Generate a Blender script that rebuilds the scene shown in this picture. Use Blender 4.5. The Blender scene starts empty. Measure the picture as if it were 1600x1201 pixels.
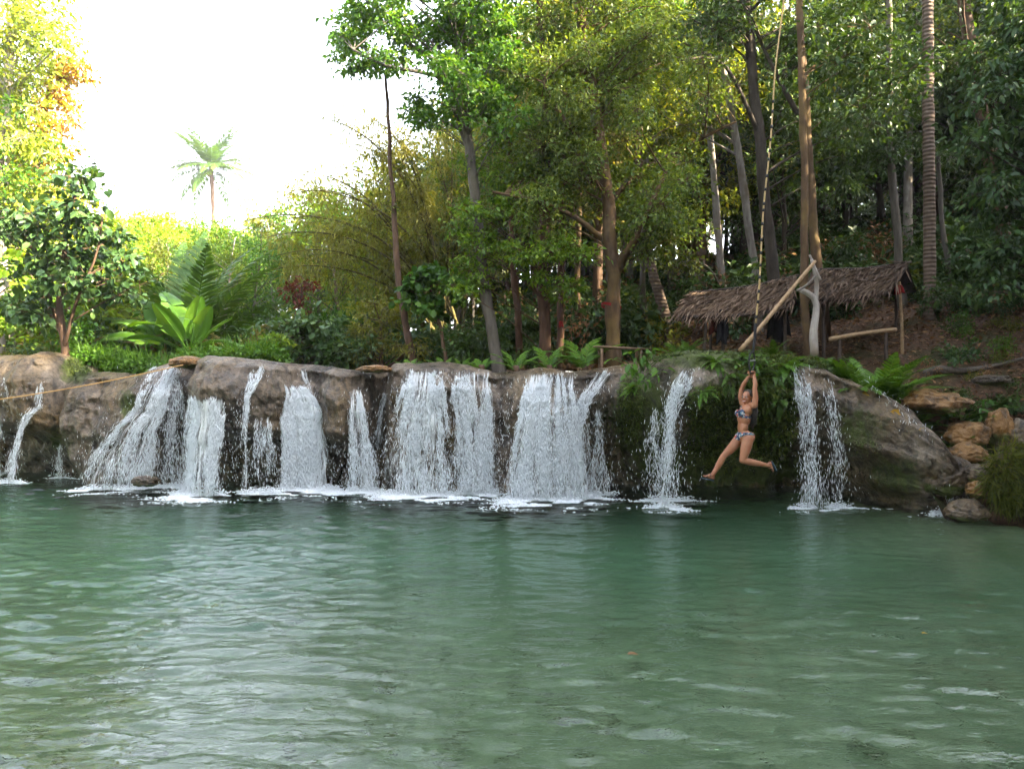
import bpy, bmesh, math, random
import numpy as np
from mathutils import Vector, Matrix, Euler

R = math.radians
sc = bpy.context.scene
rng = np.random.default_rng(7)
random.seed(7)

# ------------------------------------------------------------------ camera, sky, sun, exposure
FPX, CX, CY, CAMZ = 1066.7, 800.0, 600.5, 2.0
cam_d = bpy.data.cameras.new('camera'); cam = bpy.data.objects.new('camera', cam_d)
sc.collection.objects.link(cam); sc.camera = cam
cam.location = (0, 0, CAMZ); cam.rotation_euler = (R(90), 0, 0)
cam_d.sensor_width = 36; cam_d.lens = 24.0; cam_d.clip_start = .05; cam_d.clip_end = 3000

SUN_EL, SUN_AZ = R(33), R(114)          # azimuth measured from +Y towards +X
w = bpy.data.worlds.new('World'); sc.world = w; w.use_nodes = True
nt = w.node_tree; nt.nodes.clear()
sky = nt.nodes.new('ShaderNodeTexSky'); sky.sky_type = 'NISHITA'; sky.sun_disc = False
sky.sun_elevation = SUN_EL; sky.sun_rotation = SUN_AZ
sky.air_density = 1.0; sky.dust_density = 1.2; sky.ozone_density = .5; sky.altitude = 100
bg = nt.nodes.new('ShaderNodeBackground'); bg.inputs[1].default_value = .15
wo = nt.nodes.new('ShaderNodeOutputWorld')
bw = nt.nodes.new('ShaderNodeRGBToBW'); hz = nt.nodes.new('ShaderNodeMix'); hz.data_type = 'RGBA'; hz.inputs[0].default_value = .68   # thin white haze over the whole sky
wt_ = nt.nodes.new('ShaderNodeMix'); wt_.data_type = 'RGBA'; wt_.blend_type = 'MULTIPLY'; wt_.inputs[0].default_value = 1; wt_.inputs[7].default_value = (1.10, 1.06, 1.06, 1)
nt.links.new(sky.outputs[0], bw.inputs[0]); nt.links.new(bw.outputs[0], wt_.inputs[6])
nt.links.new(sky.outputs[0], hz.inputs[6]); nt.links.new(wt_.outputs[2], hz.inputs[7]); nt.links.new(hz.outputs[2], bg.inputs[0]); nt.links.new(bg.outputs[0], wo.inputs[0])

sun_d = bpy.data.lights.new('sun', 'SUN'); sun = bpy.data.objects.new('sun', sun_d)
sc.collection.objects.link(sun)
sun_d.energy = 4.2; sun_d.angle = R(.6); sun_d.color = (1, .86, .62)
to_sun = Vector((math.sin(SUN_AZ)*math.cos(SUN_EL), math.cos(SUN_AZ)*math.cos(SUN_EL), math.sin(SUN_EL)))
sun.rotation_euler = to_sun.to_track_quat('Z', 'Y').to_euler()
sun.location = to_sun*60

vs = sc.view_settings
vs.view_transform = 'Standard'; vs.look = 'None'; vs.gamma = 1; vs.use_curve_mapping = False
vs.exposure = 3.9
sc.render.engine = 'CYCLES'
cy = sc.cycles
cy.max_bounces = 7; cy.diffuse_bounces = 3; cy.glossy_bounces = 3; cy.transmission_bounces = 5
cy.transparent_max_bounces = 10; cy.volume_bounces = 0
cy.use_denoising = True
try: cy.denoiser = 'OPENIMAGEDENOISE'
except Exception: pass
cy.caustics_reflective = False; cy.caustics_refractive = True; cy.blur_glossy = .5
cy.sample_clamp_indirect = 6
cy.use_adaptive_sampling = True; cy.adaptive_threshold = .02

# ------------------------------------------------------------------ helpers
def P(px, py, Y):
    return np.array([(px-CX)/FPX*Y, Y, CAMZ-(py-CY)/FPX*Y])
def nrm(a):
    return a/np.maximum(np.linalg.norm(a, axis=-1, keepdims=True), 1e-9)
def smooth(a, b, x):
    t = np.clip((x-a)/(b-a), 0, 1); return t*t*(3-2*t)
def rnd(n, s=1.0):
    return rng.normal(size=(n, 3))*s

class MB:
    """collects vertices and faces for ONE mesh"""
    def __init__(s): s.V = []; s.F = {}; s.n = 0
    def add(s, V, F):
        V = np.asarray(V, float)
        for f in (F if isinstance(F, list) else [F]):
            f = np.asarray(f, int)
            if len(f): s.F.setdefault(f.shape[1], []).append(f+s.n)
        s.V.append(V); s.n += len(V); return s
    def mesh(s, name, mat=None, smooth=False):
        me = bpy.data.meshes.new(name)
        V = np.concatenate(s.V); me.vertices.add(len(V)); me.vertices.foreach_set('co', V.astype('f').ravel())
        loops = []; starts = []; c = 0
        for k, L in s.F.items():
            f = np.concatenate(L); loops.append(f.ravel()); starts.append(c+np.arange(len(f))*k); c += f.size
        loops = np.concatenate(loops); starts = np.concatenate(starts)
        me.loops.add(len(loops)); me.loops.foreach_set('vertex_index', loops.astype('i'))
        me.polygons.add(len(starts)); me.polygons.foreach_set('loop_start', starts.astype('i'))
        me.update(calc_edges=True)
        if smooth: me.polygons.foreach_set('use_smooth', np.ones(len(starts), bool))
        if mat: me.materials.append(mat)
        return me
    def build(s, name, mat=None, parent=None, smooth=False):
        return link(name, s.mesh(name, mat, smooth), parent)

def link(name, data, parent=None, M=None):
    o = bpy.data.objects.new(name, data); sc.collection.objects.link(o)
    if parent is not None: o.parent = parent
    if M is not None: o.matrix_local = M
    return o
def tag(o, label=None, cat=None, group=None, kind=None):
    if label: o['label'] = label
    if cat: o['category'] = cat
    if group: o['group'] = group
    if kind: o['kind'] = kind
    return o
def empty(name, loc, label, cat, group=None):
    o = bpy.data.objects.new(name, None); sc.collection.objects.link(o)
    o.location = Vector([float(v) for v in loc]); o.empty_display_size = .2
    return tag(o, label, cat, group)

def tube(pts, rad, sides=7, cap=True):
    pts = np.asarray(pts, float); n = len(pts); rad = np.broadcast_to(np.asarray(rad, float), (n,))
    T = nrm(np.gradient(pts, axis=0))
    ref = np.array([0, 0, 1.]) if abs(T[0, 2]) < .8 else np.array([1., 0, 0])
    U = np.zeros((n, 3)); u = ref
    for i in range(n):
        u = u-T[i]*np.dot(u, T[i]); u = u/max(np.linalg.norm(u), 1e-9); U[i] = u
    W = np.cross(T, U); a = np.arange(sides)*2*np.pi/sides
    V = pts[:, None]+rad[:, None, None]*(np.cos(a)[None, :, None]*U[:, None]+np.sin(a)[None, :, None]*W[:, None])
    V = V.reshape(-1, 3)
    i = np.arange(n-1)[:, None]*sides; j = np.arange(sides)[None]; k = (j+1) % sides
    F = np.stack([i+j, i+k, i+sides+k, i+sides+j], -1).reshape(-1, 4)
    if cap:
        V = np.concatenate([V, pts[:1], pts[-1:]]); b = n*sides; jj = np.arange(sides); kk = (jj+1) % sides
        t1 = np.stack([kk, jj, np.full(sides, b)], -1)
        t2 = np.stack([jj+(n-1)*sides, kk+(n-1)*sides, np.full(sides, b+1)], -1)
        return V, [F, np.concatenate([t1, t2])]
    return V, [F]
def twigs(A, B, ra, rb):
    """straight three-sided sticks, all at once"""
    A = np.asarray(A, float); B = np.asarray(B, float); n = len(A)
    T = nrm(B-A); ref = np.where(np.abs(T[:, 2:3]) < .9, np.array([[0, 0, 1.]]), np.array([[1., 0, 0]]))
    U = nrm(np.cross(T, ref)); W = np.cross(T, U); ra = np.broadcast_to(ra, (n,))[:, None]; rb = np.broadcast_to(rb, (n,))[:, None]
    vs_ = []
    for c, r in ((A, ra), (B, rb)):
        for k in range(3):
            a = k*2.0944; vs_.append(c+r*(math.cos(a)*U+math.sin(a)*W))
    V = np.stack(vs_, 1).reshape(-1, 3); o = np.arange(n)[:, None]*6
    F = np.concatenate([o+np.array([[k, (k+1) % 3, 3+(k+1) % 3, 3+k]]) for k in range(3)])
    return V, [F]
def leaves(Pb, D, N, L, W, fold=.18, broad=False):
    n = len(Pb); L = np.broadcast_to(L, (n,))[:, None]; W = np.broadcast_to(W, (n,))[:, None]
    D = nrm(D); S = nrm(np.cross(D, N)); N = np.cross(S, D)
    o = np.arange(n)[:, None]
    if not broad:
        V = np.stack([Pb, Pb+D*L*.45+S*W*.5+N*W*fold, Pb+D*L-N*L*.08, Pb+D*L*.45-S*W*.5+N*W*fold], 1).reshape(-1, 3)
        F = np.concatenate([o*4+np.array([[0, 1, 2]]), o*4+np.array([[0, 2, 3]])])
    else:
        V = np.stack([Pb, Pb+D*L*.22+S*W*.42+N*W*fold, Pb+D*L*.62+S*W*.5+N*W*fold*.8-N*L*.05, Pb+D*L-N*L*.18,
                      Pb+D*L*.62-S*W*.5+N*W*fold*.8-N*L*.05, Pb+D*L*.22-S*W*.42+N*W*fold, Pb+D*L*.5-N*L*.02], 1).reshape(-1, 3)
        F = np.concatenate([o*7+np.array([[a, b, 6]]) for a, b in ((0, 1), (1, 2), (2, 3), (3, 4), (4, 5), (5, 0))])
    return V, [F]
def octa(C, D, L, W):
    """elongated drops: six vertices each, long axis D"""
    n = len(C); D = nrm(D); ref = np.where(np.abs(D[:, 2:3]) < .9, np.array([[0, 0, 1.]]), np.array([[1., 0, 0]]))
    U = nrm(np.cross(D, ref)); Wv = np.cross(D, U); L = np.broadcast_to(L, (n,))[:, None]*.5; W = np.broadcast_to(W, (n,))[:, None]*.5
    V = np.stack([C-D*L, C+U*W, C+Wv*W, C-U*W, C-Wv*W, C+D*L], 1).reshape(-1, 3); o = np.arange(n)[:, None]*6
    F = np.concatenate([o+np.array([[a, b, c]]) for a, b, c in ((0, 2, 1), (0, 3, 2), (0, 4, 3), (0, 1, 4), (5, 1, 2), (5, 2, 3), (5, 3, 4), (5, 4, 1))])
    return V, [F]
def grid_faces(nu, nv):
    i = np.arange(nu-1)[:, None]*nv; j = np.arange(nv-1)[None]
    return np.stack([i+j, i+nv+j, i+nv+j+1, i+j+1], -1).reshape(-1, 4)
# value noise in numpy
_tab = np.random.default_rng(3).random((64, 64, 64))
def vnoise(x, y, z):
    x, y, z = np.broadcast_arrays(np.asarray(x, float), np.asarray(y, float), np.asarray(z, float))
    xi, yi, zi = np.floor(x).astype(int), np.floor(y).astype(int), np.floor(z).astype(int)
    fx, fy, fz = x-xi, y-yi, z-zi; fx, fy, fz = [f*f*(3-2*f) for f in (fx, fy, fz)]
    r = 0
    for a in (0, 1):
        for b in (0, 1):
            for c in (0, 1):
                r = r+_tab[(xi+a) & 63, (yi+b) & 63, (zi+c) & 63]*np.where(a, fx, 1-fx)*np.where(b, fy, 1-fy)*np.where(c, fz, 1-fz)
    return r*2-1
def fbm(x, y, z, o=4, g=.5):
    r = 0; a = 1
    for k in range(o): r = r+a*vnoise(x*2**k+k*7.3, y*2**k+k*3.1, z*2**k); a *= g
    return r
def bez(a, b, c, n=7):
    t = np.linspace(0, 1, n)[:, None]; return (1-t)**2*a+2*t*(1-t)*b+t*t*c
def resample(pts, n):
    pts = np.asarray(pts, float); d = np.r_[0, np.cumsum(np.linalg.norm(np.diff(pts, axis=0), axis=1))]
    s = np.linspace(0, d[-1], n); k = len(pts)
    if k < 3: return np.stack([np.interp(s, d, pts[:, c]) for c in range(pts.shape[1])], 1)
    # catmull-rom
    out = []
    for q in s:
        i = min(max(np.searchsorted(d, q)-1, 0), k-2); t = (q-d[i])/max(d[i+1]-d[i], 1e-9)
        p0, p1, p2, p3 = pts[max(i-1, 0)], pts[i], pts[i+1], pts[min(i+2, k-1)]
        out.append(.5*(2*p1+(p2-p0)*t+(2*p0-5*p1+4*p2-p3)*t*t+(3*p1-p0-3*p2+p3)*t**3))
    return np.array(out)

# ------------------------------------------------------------------ materials
def newmat(name):
    m = bpy.data.materials.new(name); m.use_nodes = True; n = m.node_tree; n.nodes.clear()
    return m, n, n.nodes, n.links
def out(n, sh, disp=None):
    o = n.nodes.new('ShaderNodeOutputMaterial'); n.links.new(sh, o.inputs[0]); return o
def ramp(n, fac, stops, interp='LINEAR'):
    r = n.nodes.new('ShaderNodeValToRGB'); r.color_ramp.interpolation = interp
    while len(r.color_ramp.elements) < len(stops): r.color_ramp.elements.new(.5)
    for e, (p, c) in zip(r.color_ramp.elements, stops): e.position = p; e.color = (*c, 1)
    n.links.new(fac, r.inputs[0]); return r.outputs[0]
def noise(n, scale, detail=4, rough=.55, vec=None, dist=0):
    t = n.nodes.new('ShaderNodeTexNoise'); t.inputs['Scale'].default_value = scale
    t.inputs['Detail'].default_value = detail; t.inputs['Roughness'].default_value = rough; t.inputs['Distortion'].default_value = dist
    if vec is not None: n.links.new(vec, t.inputs['Vector'])
    return t.outputs[0]
def objvec(n, scale=(1, 1, 1)):
    g = n.nodes.new('ShaderNodeNewGeometry'); m = n.nodes.new('ShaderNodeMapping'); m.inputs['Scale'].default_value = scale
    n.links.new(g.outputs['Position'], m.inputs[0]); return m.outputs[0]
def mix(n, fac, a, b, mode='MIX'):
    m = n.nodes.new('ShaderNodeMix'); m.data_type = 'RGBA'; m.blend_type = mode
    for sck, v in ((m.inputs[0], fac), (m.inputs[6], a), (m.inputs[7], b)):
        if isinstance(v, (int, float)): sck.default_value = v
        elif isinstance(v, tuple): sck.default_value = (*v, 1)
        else: n.links.new(v, sck)
    return m.outputs[2]
def math_(n, op, a, b=0.0, clamp=False):
    m = n.nodes.new('ShaderNodeMath'); m.operation = op; m.use_clamp = clamp
    for sck, v in ((m.inputs[0], a), (m.inputs[1], b)):
        if isinstance(v, (int, float)): sck.default_value = v
        else: n.links.new(v, sck)
    return m.outputs[0]
def principled(n, col, rough=.6, spec=.4, bump=None, bstr=.3, bdist=.02, **kw):
    p = n.nodes.new('ShaderNodeBsdfPrincipled')
    for key, v in (('Base Color', col), ('Roughness', rough), ('Specular IOR Level', spec), *kw.items()):
        if isinstance(v, tuple): p.inputs[key].default_value = (*v, 1)
        elif isinstance(v, (int, float)): p.inputs[key].default_value = v
        else: n.links.new(v, p.inputs[key])
    if bump is not None:
        b = n.nodes.new('ShaderNodeBump'); b.inputs['Strength'].default_value = bstr; b.inputs['Distance'].default_value = bdist
        n.links.new(bump, b.inputs['Height']); n.links.new(b.outputs[0], p.inputs['Normal'])
    return p.outputs[0]
def leafmat(name, cols, trans=.38, rough=.42, tint=(1.25, 1.1, .35), patch=.6):
    m, n, N, L = newmat(name)
    g = N.new('ShaderNodeNewGeometry'); oi = N.new('ShaderNodeObjectInfo')
    nz = noise(n, patch, 2, .5, objvec(n))
    f = math_(n, 'ADD', math_(n, 'MULTIPLY', g.outputs['Random Per Island'], .62), math_(n, 'MULTIPLY', nz, .5))
    f = math_(n, 'ADD', math_(n, 'SUBTRACT', f, .16), math_(n, 'MULTIPLY', math_(n, 'SUBTRACT', oi.outputs['Random'], .5), .25), True)
    k = len(cols); c = ramp(n, f, [(i/(k-1)*.9+.05, q) for i, q in enumerate(cols)])
    pr = principled(n, c, rough, .35)
    tr = N.new('ShaderNodeBsdfTranslucent'); L.new(mix(n, 1.0, c, tint, 'MULTIPLY'), tr.inputs[0])
    mx = N.new('ShaderNodeMixShader'); mx.inputs[0].default_value = trans
    L.new(pr, mx.inputs[1]); L.new(tr.outputs[0], mx.inputs[2]); out(n, mx.outputs[0]); return m
def barkmat(name, c1, c2, c3=None, sc_=6, rings=False):
    m, n, N, L = newmat(name)
    v = objvec(n, (1, 1, .22)); a = noise(n, sc_*2.2, 5, .65, v); b = noise(n, 1.6, 3, .6, objvec(n))
    c = ramp(n, a, [(.25, c1), (.7, c2)])
    if c3: c = mix(n, math_(n, 'MULTIPLY', math_(n, 'SUBTRACT', b, .48), 5, True), c, c3)
    h = a
    if rings:
        wv = N.new('ShaderNodeTexWave'); wv.bands_direction = 'Z'; wv.inputs['Scale'].default_value = 3.4
        wv.inputs['Distortion'].default_value = 1.2; wv.inputs['Detail'].default_value = 2
        L.new(objvec(n), wv.inputs[0]); c = mix(n, math_(n, 'MULTIPLY', wv.outputs[1], .3), c, tuple(x*.35 for x in c1)); h = wv.outputs[1]
    out(n, principled(n, c, .85, .2, h, .6, .03)); return m
def plain(name, c1, c2, scale=8, rough=.7, spec=.3, bstr=.2):
    m, n, N, L = newmat(name); a = noise(n, scale, 4, .6, objvec(n))
    out(n, principled(n, ramp(n, a, [(.3, c1), (.7, c2)]), rough, spec, a, bstr)); return m

M = {}
M['leaf_vivid'] = leafmat('leaf_vivid', [(.025, .075, .012), (.055, .15, .018), (.10, .21, .025), (.17, .26, .03)], trans=.48)
M['leaf_olive'] = leafmat('leaf_olive', [(.055, .08, .016), (.095, .125, .024), (.15, .175, .03), (.21, .20, .04), (.25, .17, .045)], trans=.48, patch=.8)
M['leaf_grey'] = leafmat('leaf_grey', [(.05, .09, .018), (.09, .15, .028), (.14, .21, .035), (.20, .26, .04), (.26, .22, .05)], trans=.48, patch=.8)
M['leaf_lime'] = leafmat('leaf_lime', [(.06, .13, .015), (.12, .23, .02), (.20, .30, .025), (.28, .32, .03)], trans=.48)
M['leaf_yellow'] = leafmat('leaf_yellow', [(.13, .20, .02), (.25, .33, .03), (.38, .40, .035), (.46, .36, .04)], tint=(1.2, 1.05, .3))
M['leaf_gold'] = leafmat('leaf_gold', [(.14, .12, .02), (.32, .21, .025), (.46, .26, .03), (.5, .34, .04)], tint=(1.2, .95, .3))
M['leaf_dark'] = leafmat('leaf_dark', [(.022, .050, .014), (.040, .085, .02), (.065, .12, .025), (.11, .15, .035)], trans=.35)
M['leaf_deep'] = leafmat('leaf_deep', [(.025, .06, .022), (.045, .10, .03), (.075, .14, .035), (.12, .19, .04)], trans=.3, rough=.4)
M['leaf_bamboo'] = leafmat('leaf_bamboo', [(.11, .125, .022), (.19, .20, .03), (.27, .26, .04), (.34, .26, .05)], trans=.42)
M['leaf_red'] = leafmat('leaf_red', [(.10, .025, .015), (.22, .05, .025), (.3, .09, .03)])
M['leaf_dry'] = leafmat('leaf_dry', [(.12, .06, .03), (.22, .11, .045), (.32, .18, .07), (.17, .08, .05)], trans=.15, tint=(1, 1, 1))
M['leaf_grass'] = leafmat('leaf_grass', [(.045, .12, .012), (.085, .2, .018), (.13, .26, .022), (.18, .28, .03)])
M['leaf_banana'] = leafmat('leaf_banana', [(.06, .15, .02), (.10, .23, .025), (.16, .28, .03)], rough=.3)
M['moss'] = leafmat('moss', [(.03, .055, .01), (.06, .10, .015), (.11, .15, .02), (.15, .16, .03)], trans=.2)
M['frond'] = leafmat('frond', [(.04, .10, .015), (.07, .15, .02), (.12, .19, .03)])
M['frond_gold'] = leafmat('frond_gold', [(.14, .15, .03), (.22, .18, .04), (.28, .2, .06)])
M['bark_grey'] = barkmat('bark_grey', (.06, .05, .042), (.15, .13, .11), (.10, .09, .06))
M['bark_brown'] = barkmat('bark_brown', (.05, .032, .022), (.14, .085, .055))
M['bark_ochre'] = barkmat('bark_ochre', (.045, .028, .016), (.12, .075, .04), (.15, .10, .04))
M['bark_red'] = barkmat('bark_red', (.05, .026, .017), (.12, .065, .04))
M['bark_dark'] = barkmat('bark_dark', (.025, .02, .015), (.07, .055, .042))
M['bark_pale'] = barkmat('bark_pale', (.12, .10, .09), (.30, .27, .24), (.14, .11, .08))
M['bark_palm'] = barkmat('bark_palm', (.12, .085, .065), (.2, .145, .11), None, 6, True)
M['culm'] = barkmat('culm', (.05, .042, .014), (.11, .09, .03))
M['wood'] = plain('wood', (.10, .065, .04), (.24, .16, .10), 14)
M['wood_tan'] = plain('wood_tan', (.22, .14, .075), (.36, .25, .14), 14)
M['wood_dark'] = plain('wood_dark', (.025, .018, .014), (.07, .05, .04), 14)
M['cloth_black'] = plain('cloth_black', (.008, .008, .009), (.02, .02, .022), 20, .9, .1)
M['cloth_red'] = plain('cloth_red', (.16, .014, .014), (.26, .025, .022), 20, .9, .1)
M['cloth_maroon'] = plain('cloth_maroon', (.05, .012, .01), (.09, .02, .016), 20, .9, .1)
M['thatch'] = leafmat('thatch', [(.05, .031, .019), (.115, .073, .045), (.185, .122, .078), (.28, .20, .14)], trans=.05, rough=.7, tint=(1, 1, 1))
M['bark_white'] = barkmat('bark_white', (.22, .19, .17), (.46, .42, .38), (.25, .2, .15))
M['rope_tan'] = plain('rope_tan', (.32, .22, .10), (.52, .38, .19), 60, .9, .1)
M['rope_orange'] = plain('rope_orange', (.5, .28, .10), (.62, .38, .15), 60, .9, .1)
M['strap_black'] = plain('strap_black', (.01, .01, .011), (.025, .025, .028), 60, .7, .3)
M['metal'] = plain('metal', (.25, .25, .26), (.4, .4, .41), 30, .35, .5)

# ------------------------------------------------------------------ the lie of the land
# station table along the fall: px, depth of face at water, py of the top line
ST = np.array([(-330, 16.4, 552), (-150, 15.3, 553), (0, 14.2, 555), (60, 14.0, 553), (88, 13.95, 560), (108, 14.1, 566), (128, 13.7, 581), (180, 13.5, 579), (218, 13.4, 588),
               (236, 13.25, 580), (262, 13.1, 562), (305, 12.95, 557), (345, 12.9, 561), (400, 12.8, 563), (450, 12.7, 568), (500, 12.65, 571),
               (560, 12.6, 574), (585, 12.75, 580), (606, 12.55, 570), (640, 12.5, 571), (700, 12.4, 571), (770, 12.25, 576), (850, 12.1, 576),
               (900, 12.0, 574), (950, 11.85, 570), (985, 11.7, 568), (1050, 11.4, 558), (1100, 11.3, 558), (1150, 11.2, 553), (1235, 11.0, 561),
               (1290, 10.9, 571), (1335, 10.85, 586), (1380, 10.8, 612), (1420, 10.75, 648), (1460, 10.65, 696), (1490, 10.6, 742), (1520, 10.5, 792), (1560, 10.4, 830)], float)
ST[:, 1] += np.interp(ST[:, 0], [-330, 1300, 1450, 1560], [.45, .45, .2, .1])
SX = (ST[:, 0]-CX)/FPX*ST[:, 1]; SY = ST[:, 1]; SZ = CAMZ-(ST[:, 2]-CY)/FPX*(ST[:, 1]+.15)
def lipY(X): return np.interp(X, SX, SY)
def topZ(X): return np.interp(X, SX, SZ)
def shore_d(X, Y):     # >0 on the right bank
    return np.where(Y > 10.2, (X-7.2)*.5+(Y-10.2)*.85, (X-(7.2+.35*(10.2-Y)))*.9)
def ground(X, Y):
    X = np.asarray(X, float); Y = np.asarray(Y, float)
    t = X/np.maximum(Y, 4)
    wt = smooth(-.22, .06, t)
    a = (.55*(X-1.5)+.8*(Y-17))*wt-(1-wt)*3; a2 = .75*(X-9.5)
    h = np.log1p(np.exp(np.clip(a, -20, 20)))*.42
    h2 = np.log1p(np.exp(np.clip(a2, -20, 20)))*.55
    h = np.maximum(h, h2); h = np.where(h > 0, 17*(1-np.exp(-h/17)), h)
    z0 = topZ(np.clip(X, SX[0], 6.9))-.10
    s = smooth(0, 3.5, Y-lipY(X)-.5)
    z = z0*(1-s)+2.22*s+h+.08*fbm(X*.5, Y*.5, 3.3, 3)
    bank = .02+1.3*np.maximum(shore_d(X, Y), -.5)+.12*fbm(X*.9, Y*.9, 1.3, 3)
    bl = smooth(5.5, 7.0, X)
    z = z*(1-bl)+np.minimum(z, bank)*bl
    left = 1.9*smooth(0, 5, -16.5-X)+.3                     # far left bank, out of frame
    back = 1.5*smooth(0, 5, -6.5-Y)+.2
    inpool = (Y < lipY(X)+.3) & (X < 5)
    return np.where(inpool, np.maximum(left, back), z)

# rock material shared by the fall's cliff
def rockmat(name, orange=0.0, moss_amt=.5):
    m, n, N, L = newmat(name); v = objvec(n); vs_ = objvec(n, (1.6, 1.6, .55))
    a = noise(n, 1.3, 6, .6, vs_); b = noise(n, 6, 6, .65, v); c = noise(n, .55, 3, .6, v); d = noise(n, 22, 4, .6, v)
    col = ramp(n, a, [(.28, (.025, .019, .013)), (.43, (.075, .056, .038)), (.56, (.14, .108, .076)), (.72, (.24, .20, .16))])
    col = mix(n, math_(n, 'MULTIPLY', math_(n, 'SUBTRACT', c, .47), 5, True), col, mix(n, b, (.075, .047, .017), (.21, .14, .055)))
    col = mix(n, math_(n, 'MULTIPLY', math_(n, 'SUBTRACT', b, .56), 7, True), col, (.03, .024, .018))
    pit = noise(n, 11, 5, .7, v, .6); col = mix(n, 1.0, col, ramp(n, pit, [(.34, (.28, .26, .24)), (.47, (.85, .85, .85)), (.62, (1.25, 1.22, 1.18)), (.75, (1.6, 1.55, 1.5))]), 'MULTIPLY')
    if orange: col = mix(n, orange, col, mix(n, b, (.17, .07, .012), (.46, .235, .055)))
    at = N.new('ShaderNodeAttribute'); at.attribute_name = 'moss'
    mf = math_(n, 'MULTIPLY', math_(n, 'SUBTRACT', math_(n, 'ADD', at.outputs['Fac'], math_(n, 'MULTIPLY', b, .9)), .75), 4, True)
    col = mix(n, mf, col, mix(n, d, (.02, .035, .008), (.09, .11, .02)))
    rg = ramp(n, a, [(.3, (.22, .22, .22)), (.7, (.5, .5, .5))])
    rg = mix(n, mf, rg, (.9, .9, .9))
    hb = math_(n, 'ADD', math_(n, 'ADD', math_(n, 'MULTIPLY', b, .6), math_(n, 'MULTIPLY', d, .35)), math_(n, 'MULTIPLY', pit, .6))
    st = noise(n, 3.0, 4, .6, objvec(n, (2.6, 2.6, .22))); col = mix(n, math_(n, 'MULTIPLY', math_(n, 'SUBTRACT', st, .50), 6, True), col, mix(n, .8, col, (.018, .015, .011)))
    out(n, principled(n, col, rg, .5, hb, 1.0, .06)); return m
M['rock'] = rockmat('rock'); M['rock_orange'] = rockmat('rock_orange', .6); M['rock_wet'] = rockmat('rock_wet', .0)

# profile: recess/bulge of the face at fractions of the height (metres towards the camera)
#        px     .0    .25   .5    .75   .93
BU = np.array([(-330, -.3, -.2, .2, .35, .2), (0, -1.1, -.8, .2, .35, .2), (30, -1.0, -.6, .25, .3, .2), (60, -.9, -.6, .2, .3, .2), (90, -.5, -.1, .1, -.1, -.1), (110, -.3, .2, .4, .1, -.2), (140, .35, .55, .6, .5, .25),
               (185, .45, .6, .65, .55, .3), (215, .4, .55, .5, .35, .1), (240, -.1, -.1, .1, .25, .15), (275, -.9, -.9, -.5, .1, .2), (292, -.9, -.7, .0, .3, .3), (312, -.9, -.6, .3, .65, .4), (345, -1., -.7, .4, .75, .4),
               (390, -1.1, -.8, .4, .7, .4), (425, -1., -.7, .45, .6, .3), (450, -.8, -.4, .1, .15, .25), (490, -.7, -.3, .1, .2, .25), (515, -1.2, -.9, .5, .6, .35), (535, -1.2, -.9, .55, .65, .35), (550, -1.1, -.8, .2, .4, .3),
               (572, -.8, -.5, .1, .25, .1), (588, -.7, -.6, -.5, -.45, -.3), (598, -.3, -.2, 0, .1, 0), (610, -.1, .05, .25, .3, .2), (650, -.2, .05, .3, .35, .25), (700, -.3, -.05, .2, .3, .2), (740, -.3, -.1, .2, .3, .2),
               (780, .35, .2, .1, .25, .2), (800, .4, .2, .15, .3, .2), (850, .2, .25, .3, .35, .25), (900, .1, .15, .3, .35, .25), (935, -.7, -.5, -.1, .3, .25), (960, -1.4, -1.2, -.6, .1, .15),
               (990, -1.7, -1.4, -.9, .05, .2), (1045, -1.4, -1.1, -.3, .3, .3), (1090, -1.8, -1.5, -.5, .4, .35), (1130, -2.0, -1.7, -.8, .35, .35), (1180, -2.0, -1.7, -.9, .15, .3),
               (1230, -1.9, -1.6, -.8, .1, .25), (1265, -1.7, -1.3, -.2, .3, .3), (1310, -2.3, -1.7, .1, .4, .35), (1360, -2.2, -1.1, .3, .45, .35), (1410, -1.2, -.1, .4, .45, .35),
               (1450, .0, .3, .4, .4, .3), (1490, .3, .3, .3, .3, .2), (1560, .3, .3, .3, .3, .2)], float)
BU[:, 4] = np.where(BU[:, 4] > .2, BU[:, 4]*1.25, BU[:, 4]); BU[:, 3] = np.where(BU[:, 3] > .15, BU[:, 3]*1.25, BU[:, 3])
BU[:, 5] = BU[:, 4]-np.interp(BU[:, 0], [0, 250, 560, 620, 950, 1000, 1300, 1400], [.34, .36, .34, .22, .22, .2, .32, .3])
def yb(px): return np.interp(px, ST[:, 0], ST[:, 1])
BX = (BU[:, 0]-CX)/FPX*(yb(BU[:, 0])-.25)
HF = np.array([-1.0, 0, .25, .5, .75, .93, 1.0])
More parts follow.
